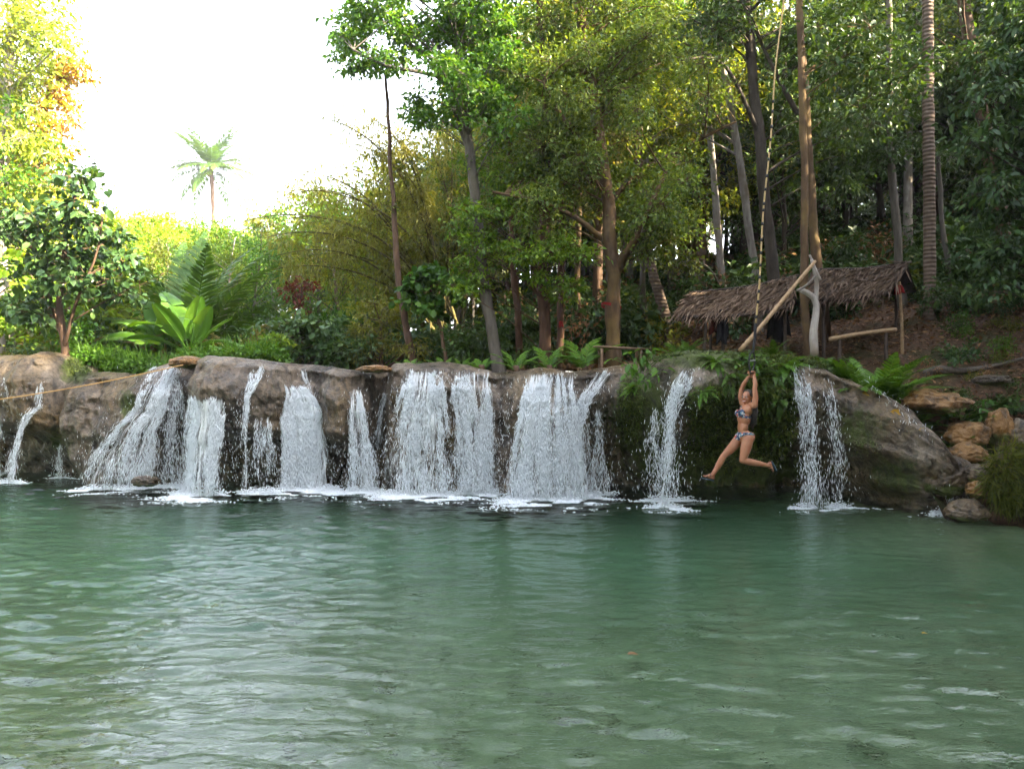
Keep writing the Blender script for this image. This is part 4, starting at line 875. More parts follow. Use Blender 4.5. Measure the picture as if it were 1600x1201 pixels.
# ------------------------------------------------------------------ falling water
def watermat():
    m, n, N, L = newmat('white_water')
    pr = principled(n, (.93, .965, .98), .3, .5); tr = N.new('ShaderNodeBsdfTranslucent'); tr.inputs[0].default_value = (.92, .97, 1, 1)
    mx = N.new('ShaderNodeMixShader'); mx.inputs[0].default_value = .45; L.new(pr, mx.inputs[1]); L.new(tr.outputs[0], mx.inputs[2]); out(n, mx.outputs[0])
    m2, n, N, L = newmat('water_sheet')
    at = N.new('ShaderNodeAttribute'); at.attribute_name = 'flow'
    mp = N.new('ShaderNodeMapping'); mp.inputs['Scale'].default_value = (24, 1.5, 1); L.new(at.outputs['Vector'], mp.inputs[0])
    a = noise(n, 1, 5, .7, mp.outputs[0], .4); ed = N.new('ShaderNodeAttribute'); ed.attribute_name = 'body'
    f = math_(n, 'MULTIPLY', math_(n, 'ADD', math_(n, 'SUBTRACT', a, .62), math_(n, 'MULTIPLY', ed.outputs['Fac'], .31)), 4.5, True)
    pr = principled(n, (.92, .96, .98), .3, .5, a, .6, .04); tr = N.new('ShaderNodeBsdfTranslucent'); tr.inputs[0].default_value = (.90, .96, .99, 1)
    mx = N.new('ShaderNodeMixShader'); mx.inputs[0].default_value = .4; L.new(pr, mx.inputs[1]); L.new(tr.outputs[0], mx.inputs[2])
    tp = N.new('ShaderNodeBsdfTransparent'); m3 = N.new('ShaderNodeMixShader'); L.new(f, m3.inputs[0]); L.new(tp.outputs[0], m3.inputs[1]); L.new(mx.outputs[0], m3.inputs[2]); out(n, m3.outputs[0])
    return m, m2
M['white_water'], M['water_sheet'] = watermat()
FOAM = []
def fall(label, path, dens=1.0, body=.6, spray=.3, sheet=True, cling=False, foam=1.0):
    """path: (px, py, half width px) from the lip down to the pool"""
    pa = np.array(path, float); ns = 44; nt_ = 21
    s = np.linspace(0, 1, ns); d = np.r_[0, np.cumsum(np.abs(np.diff(pa[:, 1]))+.3*np.abs(np.diff(pa[:, 0])))]; d /= d[-1]
    q = np.stack([np.interp(s, d, pa[:, k]) for k in range(3)], 1); t = np.linspace(-1, 1, nt_)
    px = q[:, None, 0]+q[:, None, 2]*t[None]*(1+.10*fbm(np.sign(t[None])*3, s[:, None]*6, pa[0, 0]*.3, 3))+2.5*fbm(t[None]*3, s[:, None]*5, pa[0, 0]*.1, 3); py = np.repeat(q[:, None, 1], nt_, 1)
    X, Y, Z = on_face(px, py); zt = topZ(X)
    if cling: Yr = Y-.03
    else:
        Yr = np.minimum.accumulate(Y, 0); Yr = .4*Yr+.6*Yr.min(1, keepdims=True); Yr = np.minimum(Yr, Y)-.03-.10*s[:, None]**2
    Z = CAMZ-(py-CY)/FPX*Yr
    # the first rows lie on the rounded lip, not above it
    Z = np.minimum(Z, zt+.03-.02*s[:, None]); Z[-1] = np.minimum(Z[-1], .0 if foam else 9); Z = np.maximum(Z, -.08)
    G = np.stack([(px-CX)/FPX*Yr, Yr, Z], -1)
    ct = G[ns//2, nt_//2]; root = empty('waterfall', G[-1, nt_//2], label, 'waterfall', 'streams of the waterfall'); base = np.array(root.location)
    wm = 2*q[:, 2].mean()/FPX*12; hm = float(Z[0].mean()-Z[-1].mean())
    if sheet:
        u = (t[None]*wm*.5+s[:, None]*0); Gs = G-base; Gs = Gs+np.stack([0*X, .045*fbm(px*.09, s[:, None]*9, 1.7, 3), 0*X], -1)
        # finer grid
        me = MB().add(Gs.reshape(-1, 3), [grid_faces(ns, nt_)]).mesh('water_sheet', M['water_sheet'], True)
        fl = np.stack([np.broadcast_to(u, X.shape)+pa[0, 0]*.37, np.broadcast_to(s[:, None]*hm, X.shape), 0*X], -1)
        at = me.attributes.new('flow', 'FLOAT_VECTOR', 'POINT'); at.data.foreach_set('vector', fl.astype('f').ravel())
        bd = body*(1-.32*s[:, None])*(1-np.abs(t[None])**5)*smooth(0, .06, s[:, None]+.015)*np.ones_like(X)
        at = me.attributes.new('body', 'FLOAT', 'POINT'); at.data.foreach_set('value', bd.astype('f').ravel())
        link('water_sheet', me, root)
    k = int(dens*7400*max(wm, .12)*hm); ti = rng.uniform(-1, 1, k) if sheet else np.clip(rng.normal(size=k)*.5, -1, 1); si = rng.random(k)**.85
    # gather the drops in strands
    strand = fbm(ti*wm*7+pa[0, 0], si*hm*.7, 3.1, 3); keep = (strand+.5*rng.random(k) > .06+.26*si) & (si > .16*(.5+.9*fbm(ti*wm*5, pa[0, 0], 2.2, 3))*(0 if cling else 1)-.04); ti, si = ti[keep], si[keep]; k = len(ti)
    a = (ti+1)/2*(nt_-1); b = si*(ns-1); ai = np.clip(a.astype(int), 0, nt_-2); bi = np.clip(b.astype(int), 0, ns-2); fa = (a-ai)[:, None]; fb = (b-bi)[:, None]
    C = (G[bi, ai]*(1-fa)+G[bi, ai+1]*fa)*(1-fb)+(G[bi+1, ai]*(1-fa)+G[bi+1, ai+1]*fa)*fb
    D = G[bi+1, ai]-G[bi, ai]; D = nrm(D); sp = .012+spray*.11*si[:, None]**2
    C = C+rnd(k)*sp*np.array([1, .7, .6])-np.array([0, .02, 0]); D = nrm(D+rnd(k, .10+.12*spray))
    L = rng.uniform(.05, .20, k)*(1-.3*spray); W = rng.uniform(.0035, .010, k)
    C[:, 2] = np.maximum(C[:, 2], .02)
    mb = MB(); mb.add(*octa(C-base, D, L, W))
    ko = int(dens*900*spray*max(wm, .3)*hm)                    # loose drops
    if ko > 20:
        ti = rng.normal(size=ko)*1.15; si = rng.random(ko)**.7; bi = np.clip((si*(ns-1)).astype(int), 0, ns-2)
        cc = G[bi, nt_//2]+np.stack([ti*q[bi, 2]/FPX*12+rng.normal(size=ko)*.12*si, rng.normal(size=ko)*.12-.08, 0*si], 1); cc[:, 2] = np.maximum(cc[:, 2]+rng.normal(size=ko)*.03, .02)
        mb.add(*octa(cc-base, np.array([[.0, 0, -1.]])+rnd(ko, .2), rng.uniform(.02, .08, ko), rng.uniform(.004, .010, ko)))
    tag(mb.build('spray', M['white_water'], root), kind='stuff')
    if foam: FOAM.append((G[-1], foam))
    return root
fall('thin white stream sliding off the far left rock', [(62, 596, 5), (58, 636, 8), (44, 650, 4), (33, 672, 3), (24, 712, 3), (18, 748, 4)], .6, .6, .3, foam=.3)
fall('faint trickle at the left picture edge', [(4, 590, 5), (7, 620, 6), (2, 660, 5), (-2, 748, 6)], .5, .3, .3, foam=.2)
fall('faint drip at the foot of the left mound', [(97, 690, 2), (93, 718, 3), (92, 748, 4)], .5, .2, .5, False, foam=.2)
fall('fan shaped cascade spreading down beside the left mound', [(262, 570, 24), (248, 600, 22), (232, 640, 26), (212, 670, 34), (196, 710, 46), (186, 754, 52)], .85, .62, .5, foam=1)
fall('dark thin veil between the fan cascade and the square topped fall', [(262, 572, 22), (266, 640, 22), (266, 700, 22), (268, 758, 24)], .35, .25, .6, foam=.5)
fall('square topped white curtain of water on the left', [(324, 622, 29), (323, 640, 29), (318, 690, 28), (314, 766, 27)], 1.5, .95, .4, foam=1.3)
fall('single thread of water right of the square topped curtain', [(404, 570, 9), (400, 592, 10), (386, 622, 4), (384, 660, 3), (381, 768, 4)], 1.1, .6, .3, foam=.3)
fall('sparse veil left of the brightest fall', [(412, 655, 12), (412, 700, 16), (412, 768, 20)], .35, .12, .7, foam=.4)
fall('brightest dense white fall with a forked top', [(462, 604, 16), (472, 622, 24), (476, 650, 32), (478, 700, 36), (479, 770, 39)], 2.0, 1.1, .35, foam=2.2)
fall('thin feeder stream running into the brightest fall from the right', [(472, 578, 5), (480, 600, 6), (490, 630, 9), (496, 660, 9), (496, 690, 8)], 1.0, .8, .2, cling=True, foam=0)
fall('narrow white fall beside the tan hanging rock', [(554, 606, 9), (559, 640, 13), (564, 700, 16), (568, 770, 20)], 1.1, .75, .5, foam=.8)
fall('short thread running in the crack left of the widest fall', [(602, 614, 4), (595, 640, 4), (589, 668, 4), (588, 700, 6)], .8, .5, .2, cling=True, foam=0)
fall('widest white fall in the middle', [(664, 578, 30), (662, 600, 34), (657, 640, 42), (652, 700, 46), (650, 772, 48)], 1.35, .82, .6, foam=1.6)
fall('white fall left of the brown rock pillar', [(737, 578, 34), (738, 600, 32), (740, 650, 30), (741, 700, 28), (743, 772, 28)], 1.05, .68, .6, foam=1)
fall('tall bright stream right of the brown rock pillar', [(843, 582, 18), (838, 620, 22), (830, 680, 24), (826, 730, 30), (826, 778, 32)], 1.6, .95, .5, foam=1.6)
fall('twin strand stream in the middle of the right hand fall', [(876, 584, 22), (876, 620, 24), (876, 680, 26), (880, 730, 32), (884, 778, 34)], 1.15, .7, .6, foam=1.4)
fall('slanting stream crossing the rock from the upper right', [(950, 578, 14), (934, 598, 14), (916, 625, 12), (904, 660, 12), (902, 720, 16), (908, 778, 20)], .9, .62, .6, foam=.8)
fall('thin veils over the dark rock beside the slanting stream', [(932, 640, 14), (934, 690, 18), (936, 776, 22)], .28, .12, .7, foam=.4)
fall('narrow twisting fall over the mossy overhang', [(1073, 576, 12), (1066, 592, 14), (1056, 620, 13), (1048, 655, 10), (1043, 700, 6), (1040, 784, 7)], .95, .6, .9, foam=.8)
fall('thin drips either side of the narrow twisting fall', [(1026, 640, 6), (1026, 690, 22), (1046, 786, 32)], .22, .05, 1.0, False, foam=.3)
fall('straight narrow fall right of the woman', [(1246, 566, 9), (1252, 590, 12), (1258, 640, 13), (1262, 700, 11), (1266, 790, 12)], .55, .4, .8, foam=.6)
fall('thin dripping veil right of the straight narrow fall', [(1286, 580, 8), (1300, 660, 8), (1308, 720, 8), (1310, 792, 10)], .25, .1, .8, foam=.3)
fall('glinting rivulet running down the right hand slope', [(1348, 594, 5), (1376, 614, 4), (1400, 640, 5), (1424, 664, 4), (1446, 690, 5)], 1.0, .3, .25, False, cling=True, foam=0)
fall('small cascade trickling into the pool at the right end', [(1486, 746, 8), (1490, 772, 9), (1488, 802, 10)], .35, .2, .7, False, cling=True, foam=.5)
def foam():
    mb = MB()
    for row, f in FOAM:
        wd = np.ptp(row[:, 0])+.3; k = int(4300*f*max(wd, .4)); i = rng.integers(0, len(row), k)
        C = row[i].copy(); fr = np.abs(rng.normal(size=k))
        C[:, 0] += rng.normal(size=k)*.07*(1+1.5*fr); C[:, 1] += .10-fr*.25*min(f, 1.5); C[:, 2] = .012+.11*np.exp(-fr*3.5)*rng.random(k)**2
        ok = fbm(C[:, 0]*2.2, C[:, 1]*5, .3, 3)+1.1*np.exp(-fr*1.3) > .2; C = C[ok]; k = len(C)
        D = rnd(k); D[:, 2] *= .1; mb.add(*octa(C, D, rng.uniform(.025, .09, k), rng.uniform(.012, .026, k)))
    tag(mb.build('foam', M['white_water']), 'white foam and churned water where the falls meet the pool', None, None, 'stuff')
foam()

# ------------------------------------------------------------------ boulders, roots, floating leaves
def boulder(px, py, Y, sx, sz, label, mat, seed, sy=None, rough=.22, name='boulder', cat='boulder'):
    bm = bmesh.new(); bmesh.ops.create_icosphere(bm, subdivisions=5, radius=1); V = np.array([v.co[:] for v in bm.verts]); F = np.array([[v.index for v in f.verts] for f in bm.faces]); bm.free()
    k = 1.1; d = 1+rough*1.15*fbm(V[:, 0]*k+seed, V[:, 1]*k+seed*2, V[:, 2]*k, 4)-.16*np.abs(fbm(V[:, 0]*2.3+seed, V[:, 1]*2.3, V[:, 2]*2.3+seed, 4))+.06*fbm(V[:, 0]*6, V[:, 1]*6, V[:, 2]*6+seed, 3)
    c = P(px, py, Y); V = V*d[:, None]*np.array([sx, sy or sx*.8, sz]); o = MB().add(V, [F]).build(name, mat, None, True); o.location = Vector(c)
    at = o.data.attributes.new('moss', 'FLOAT', 'POINT'); at.data.foreach_set('value', (.55*smooth(.1, -.6, V[:, 2]/sz)).astype('f'))
    return tag(o, label, cat, 'boulders of the right bank' if px > 1400 else None)
boulder(226, 752, 12.6, .24, .11, 'dark wet rock in the pool at the foot of the fan cascade', M['rock_wet'], 1.3)
boulder(1452, 628, 11.4, .44, .20, 'jagged orange rock beside the right cascade, uppermost', M['rock_orange'], 2.7, .5, .35)
boulder(1516, 682, 11.0, .34, .26, 'mossy orange boulder below the glossy shrub', M['rock_orange'], 4.1)
boulder(1512, 712, 10.7, .32, .19, 'low orange boulder in front of the mossy orange one', M['rock_orange'], 7.1)
boulder(1560, 668, 11.0, .20, .28, 'narrow orange rock standing right of the mossy boulder', M['rock_orange'], 5.5)
boulder(1535, 740, 10.3, .28, .14, 'pale rounded stone above the grass tussock', M['bed_pale'] if 'bed_pale' in M else M['rock'], 6.2)
boulder(1530, 765, 10.2, .20, .15, 'small ochre stone left of the grass tussock', M['rock_orange'], 8.4)
boulder(1512, 800, 10.0, .30, .16, 'dark wet rock at the waterline on the right', M['rock_wet'], 9.9)
boulder(1592, 690, 11.0, .42, .42, 'big mossy tan boulder at the right edge', M['rock'], 3.9)
boulder(1552, 594, 12.3, .32, .10, 'flat pale grey rock lying on the leaf strewn slope', M['rock'], 11.2, .3, .12)
boulder(1480, 745, 10.55, .35, .3, 'grey wet rock under the small right cascade', M['rock_wet'], 12.2)
boulder(585, 577, 13.1, .34, .08, 'low mossy tan rock on the lip above the crack', M['rock_orange'], 14.2, .3)
boulder(292, 566, 13.4, .34, .13, 'smooth ochre boulder capping the left shoulder of the falls', M['rock_orange'], 15.1, .35, .1)
def loose_leaf(px, py, Y, z, s, mat, label, on=False):
    if on: X, Yf, zf = on_face(np.array([px]), np.array([py])); c = np.array([X[0], Yf[0]-.05, zf[0]])
    else: Yw = CAMZ*FPX/(py-CY); c = np.array([(px-CX)/FPX*Yw, Yw, .03])
    D = np.array([[1., .25, .0]]) if not on else np.array([[1., -.1, -.05]]); N = np.array([[.1, -.1, 1.]]) if not on else np.array([[0, -1., .5]])
    V, F = leaves(np.zeros((1, 3)), D, N, s, s*.42, .2, True); o = MB().add(V, F).build('fallen_leaf', mat); o.location = Vector(c); tag(o, label, 'leaf', 'fallen leaves')
loose_leaf(1344, 614, 0, 0, .28, M['leaf_gold'], 'long yellow leaf stuck on the grey rock beside the rivulet', True)
loose_leaf(1388, 643, 0, 0, .24, M['leaf_gold'], 'orange yellow leaf on the rock below the long yellow leaf', True)
loose_leaf(1432, 671, 0, 0, .16, M['leaf_gold'], 'small yellow leaf low on the rivulet', True)
loose_leaf(980, 1028, 0, 0, .10, M['leaf_dry'], 'brown leaf floating in the middle of the pool')
loose_leaf(1440, 995, 0, 0, .07, M['leaf_gold'], 'small tan leaf floating on the right of the pool')
def roots():
    Y = 13.2
    for i, (pth, lb) in enumerate((([(1440, 560), (1470, 530), (1500, 520), (1560, 530), (1610, 540)], 'long grey root snaking across the right slope'), ([(1450, 575), (1462, 548), (1478, 528), (1490, 516)], 'short root bending down below the long grey root'))):
        q = np.array([P(a, b, Y) for a, b in pth]); q[:, 2] = ground(q[:, 0], q[:, 1])+.12+.05*np.sin(np.arange(len(q))*2); q = resample(q, 24); o = MB().add(*tube(q-q[0], np.linspace(.075, .025, 24), 7)).build('tree_root', M['bark_grey'], None, True); o.location = Vector(q[0]); tag(o, lb, 'root', 'roots on the right slope')
roots()

# ------------------------------------------------------------------ shelters, poles, table
def stick(pts, r, name, mat, parent, base, sides=8):
    q = resample(np.array(pts, float), 10); n = len(q); rr = np.linspace(r[0], r[1], n)*(1+.06*rng.normal(size=n)); return MB().add(*tube(q-base, rr, sides)).build(name, mat, parent, True)
def shelter(label, ridge, eave, posts, clothes=()):
    """ridge / eave: ((px,py),(px,py)) with depths 14.5 and 13.2"""
    YR, YE = 14.5, 13.25
    r0, r1 = [P(a, b, YR) for a, b in ridge]; e0, e1 = [P(a, b, YE) for a, b in eave]; base = (e0+e1)/2; base[2] = float(ground(base[0], YE))
    root = empty('thatched_shelter', base, label, 'shelter', 'thatched shelters')
    k = 2600; u = rng.uniform(-.02, 1.02, k); v = (np.floor(rng.random(k)*9)+rng.random(k)*.5)/9
    sag = -.07*np.sin(np.pi*u)
    top = r0+(r1-r0)*u[:, None]; bot = e0+(e1-e0)*u[:, None]; Pb = top+(bot-top)*(v[:, None]*.95-.03); Pb[:, 2] += sag+.05*rng.random(k)+.02
    dn = nrm(bot-top); D = nrm(dn+rnd(k, .16)+np.array([0, 0, -.12])*v[:, None]+(r1-r0)/np.linalg.norm(r1-r0)*rng.normal(-.25, .15, (k, 1))); nrmv = nrm(np.cross(r1-r0, bot-top)); nrmv = np.where(nrmv[:, 2:3] < 0, -nrmv, nrmv)
    mb = MB(); mb.add(*leaves(Pb, D, nrmv+rnd(k, .5), rng.uniform(.25, .60, k)*(.7+.6*rng.random(k)), rng.uniform(.018, .04, k), .25)); rf = mb.build('roof', M['thatch'], root); rf.location = Vector(-base); tag(rf, kind='stuff')
    # under-thatch: sagging slab of woven leaf, back slope too
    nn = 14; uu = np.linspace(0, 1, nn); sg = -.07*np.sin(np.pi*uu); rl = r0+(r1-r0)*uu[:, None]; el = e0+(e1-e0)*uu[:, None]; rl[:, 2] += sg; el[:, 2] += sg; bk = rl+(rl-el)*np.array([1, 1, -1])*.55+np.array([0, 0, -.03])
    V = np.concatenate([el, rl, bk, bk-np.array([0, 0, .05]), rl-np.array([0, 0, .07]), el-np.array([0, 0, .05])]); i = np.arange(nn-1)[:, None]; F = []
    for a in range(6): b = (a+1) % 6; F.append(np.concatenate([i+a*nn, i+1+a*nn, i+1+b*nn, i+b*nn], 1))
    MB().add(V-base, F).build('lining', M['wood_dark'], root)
    stick([r0+np.array([-.08, 0, .04]), (r0+r1)/2+np.array([0, 0, -.02]), r1+np.array([.08, 0, .05])], (.035, .03), 'ridge_pole', M['wood_dark'], root, base)
    stick([e0+np.array([0, .1, -.06]), e1+np.array([0, .1, -.06])], (.03, .03), 'eave_pole', M['wood_dark'], root, base)
    for (px, py, Y, mt) in posts:
        t = P(px, py, Y); b = t.copy(); b[2] = float(ground(b[0], b[1]))-.1; b[0] += rng.normal()*.04; stick([b, (b+t)/2+rnd(1, .02)[0], t], (.035, .03), 'post', M[mt], root, base)
    return root, base
shelter('lower thatched shelter at the left with a drooping leaf roof', ((1086, 460), (1242, 434)), ((1062, 494), (1236, 478)), [(1103, 490, 13.4, 'wood_dark'), (1132, 486, 13.5, 'wood_dark'), (1226, 470, 13.5, 'wood_dark'), (1110, 468, 14.9, 'wood_dark'), (1225, 450, 14.9, 'wood_dark')])
shelter('higher thatched shelter at the right with a tan corner post', ((1276, 424), (1418, 413)), ((1274, 466), (1390, 456)), [(1405, 440, 13.9, 'wood_tan'), (1285, 462, 13.5, 'wood_dark'), (1290, 440, 15.0, 'wood_dark'), (1400, 430, 15.0, 'wood_dark')])
# bent pale support with fork
b = P(1273, 556, 13.0); root = empty('forked_support', b, 'bent pale forked tree limb propping the roofs', 'pole')
stick([b, P(1271, 520, 13.0), P(1275, 490, 13.0), P(1274, 468, 13.0), P(1262, 458, 13.0), P(1249, 452, 13.0)], (.085, .05), 'stem', M['bark_white'], root, b, 10)
stick([P(1274, 470, 13.0), P(1276, 440, 12.95), P(1268, 405, 12.9)], (.055, .03), 'fork', M['bark_white'], root, b)
stick([P(1282, 438, 12.9), P(1273, 418, 12.9), P(1265, 398, 12.9)], (.03, .022), 'stub', M['bark_white'], root, b)
b = P(1156, 548, 12.3); o = stick([b, P(1195, 503, 12.4), P(1232, 458, 12.6), P(1274, 408, 12.8)], (.047, .032), 'leaning_pole', M['wood_tan'], None, b); o.location = Vector(b); tag(o, 'tan pole leaning diagonally across the front of the lower roof', 'pole')
b = P(1245, 454, 12.9); o = stick([b, P(1260, 446, 12.85), P(1275, 430, 12.85)], (.025, .02), 'tie_branch', M['bark_pale'], None, b); o.location = Vector(b); tag(o, 'short pale branch tied between the leaning pole and the forked support', 'branch')
b = P(1296, 530, 13.2); b[2] = max(b[2], float(ground(b[0], b[1]))+.06); e = P(1400, 515, 13.4); root = empty('bench_rail', b, 'long tan pole used as a bench under the higher roof', 'bench')
stick([b, (b+e)/2+np.array([0, 0, .02]), e], (.05, .045), 'rail', M['wood_tan'], root, b)
for q in (b*.85+e*.15, b*.15+e*.85): stick([q-np.array([0, 0, .6]), q-np.array([0, 0, .03])], (.04, .035), 'leg', M['wood_dark'], root, b)
# table: planks are parts
c = P(968, 545, 13.7); root = empty('plank_table', c-np.array([0, 0, .5]), 'low rough plank table in front of the red banded tree', 'table'); base = c-np.array([0, 0, .5])
for i in range(4):
    y0 = -.24+i*.13; V = np.array([[x, y+y0, z] for x in (-.47-.03*(i % 2), .5+.04*(i % 3)) for y in (0, .115) for z in (0, .03)]); F = np.array([[0, 1, 3, 2], [4, 6, 7, 5], [0, 4, 5, 1], [2, 3, 7, 6], [1, 5, 7, 3], [0, 2, 6, 4]])
    o = MB().add(V, [F]).build('plank', M['wood'], root); o.location = (0, 0, .5+.004*i); o.rotation_euler = (0, R(3), R(rng.normal()*1.2))
for x in (-.38, .38):
    for y in (-.2, .2): stick([base+np.array([x, y, -.35]), base+np.array([x, y, .5])], (.03, .03), 'leg', M['wood'], root, base)
# band of red cloth on the big trunk, red cap behind, clothes hanging in the shelter
q = P(955, 478, 14.6); a = np.linspace(0, 2*np.pi, 25); V = np.concatenate([np.stack([.215*np.cos(a), .215*np.sin(a), z+.02*np.sin(a*2)-.03*np.cos(a)], 1) for z in (-.03, .0, .03)]); F = np.concatenate([np.stack([np.arange(24)+k*25, np.arange(1, 25)+k*25, np.arange(26, 50)+k*25, np.arange(25, 49)+k*25], 1) for k in (0, 1)])
o = MB().add(V, [F]).build('red_band', M['cloth_red'], None, True); o.location = Vector(q); tag(o, 'red cloth band tied round the stout ochre trunk', 'cloth')
def hanging_cloth(px, py, Y, w_, h, mat, label, seed):
    r5 = np.random.default_rng(seed); u = np.linspace(0, 1, 16); v = np.linspace(0, 1, 12); U, Vv = np.meshgrid(u, v, indexing='ij')
    wd = w_*(.55+.45*Vv**.5); X = (U-.5)*wd; Yy = .07*np.sin(U*14+seed)*(.3+Vv)+.03*r5.normal(); Z = -h*Vv*(1+.12*np.sin(U*9+seed))
    c = P(px, py, Y); o = MB().add(np.stack([X, Yy, Z], -1).reshape(-1, 3), [grid_faces(16, 12)]).build('hanging_cloth', mat, None, True); o.location = Vector(c); tag(o, label, 'cloth', 'clothes hung in the shelters')
    md = o.modifiers.new('thick', 'SOLIDIFY'); md.thickness = .012
hanging_cloth(1118, 488, 13.6, .22, .40, M['cloth_maroon'], 'dark red cloth hanging at the left end of the lower shelter', 1)
hanging_cloth(1130, 484, 13.35, .22, .62, M['cloth_black'], 'black cloth hanging beside the dark red one', 2)
hanging_cloth(1218, 478, 13.6, .45, .65, M['cloth_black'], 'wide black cloth hanging behind the leaning pole', 3)
hanging_cloth(1402, 446, 13.9, .20, .17, M['cloth_red'], 'red cloth tucked under the right end of the higher roof', 4)
hanging_cloth(876, 502, 14.6, .10, .12, M['cloth_red'], 'tiny red rag on the thin reddish trunk', 5)

# ------------------------------------------------------------------ ropes
YS = 10.6
def swing():
    top = P(1250, -240, 11.0); low = P(1181, 505, YS); base = P(1175, 580, YS); root = empty('rope_swing', base, 'tan banded swing rope with black strap loop hanging over the pool', 'rope swing')
    s = np.linspace(0, 1, 60)[:, None]; q = low+(top-low)*s; q[:, 0] += .05*np.sin(s[:, 0]*np.pi)*(-1)+.012*np.sin(s[:, 0]*21); MB().add(*tube(q-base, np.linspace(.015, .011, 60), 8)).build('rope', M['rope_tan'], root, True)
    bm_ = MB().add(*tube(np.array([[0, 0, -.025], [0, 0, .025]]), .018, 8)).mesh('band', M['strap_black'])
    d = nrm((top-low)[None])[0]; rot = Vector(d).to_track_quat('Z', 'Y').to_matrix().to_4x4()
    for k in range(18):
        f = .015+k*.026+rng.normal()*.003; p = np.array([np.interp(f, s[:, 0], q[:, a]) for a in range(3)])-base; link('band', bm_, root, Matrix.Translation(Vector(p)) @ rot)
    L = [low, P(1179, 530, YS), P(1177, 548, YS)]; MB().add(*tube(resample(np.array(L), 12)-base, .022, 8)).build('strap', M['strap_black'], root, True)
    for sx, dy in ((-1, -.05), (1, .05)):
        L = [P(1177, 546, YS), P(1175+sx*3.5, 556, YS+dy), P(1175+sx*4.5, 566, YS+dy), P(1174+sx*1.5, 582, YS+dy*.8)]; MB().add(*tube(resample(np.array(L), 14)-base, .013, 7)).build('strap', M['strap_black'], root, True)
    a, b = P(1170, 564, YS-.05), P(1180, 563, YS+.05); MB().add(*tube(np.array([a, b])-base, .012, 8)).build('hook', M['metal'], root, True)
    a, b = P(1173.2, 582.5, YS-.13), P(1174.4, 582.5, YS+.13); MB().add(*tube(np.array([a, b])-base, .016, 10)).build('handle', M['strap_black'], root, True)
swing()
a, b = P(-30, 628, 13.5), P(286, 570, 12.9); s = np.linspace(0, 1, 40)[:, None]; q = a+(b-a)*s; q[:, 2] -= .05*np.sin(np.pi*s[:, 0]); o = MB().add(*tube(q-q[0], .010, 6)).build('guide_rope', M['rope_orange'], None, True); o.location = Vector(q[0]); tag(o, 'thin orange rope strung across the left rocks', 'rope')

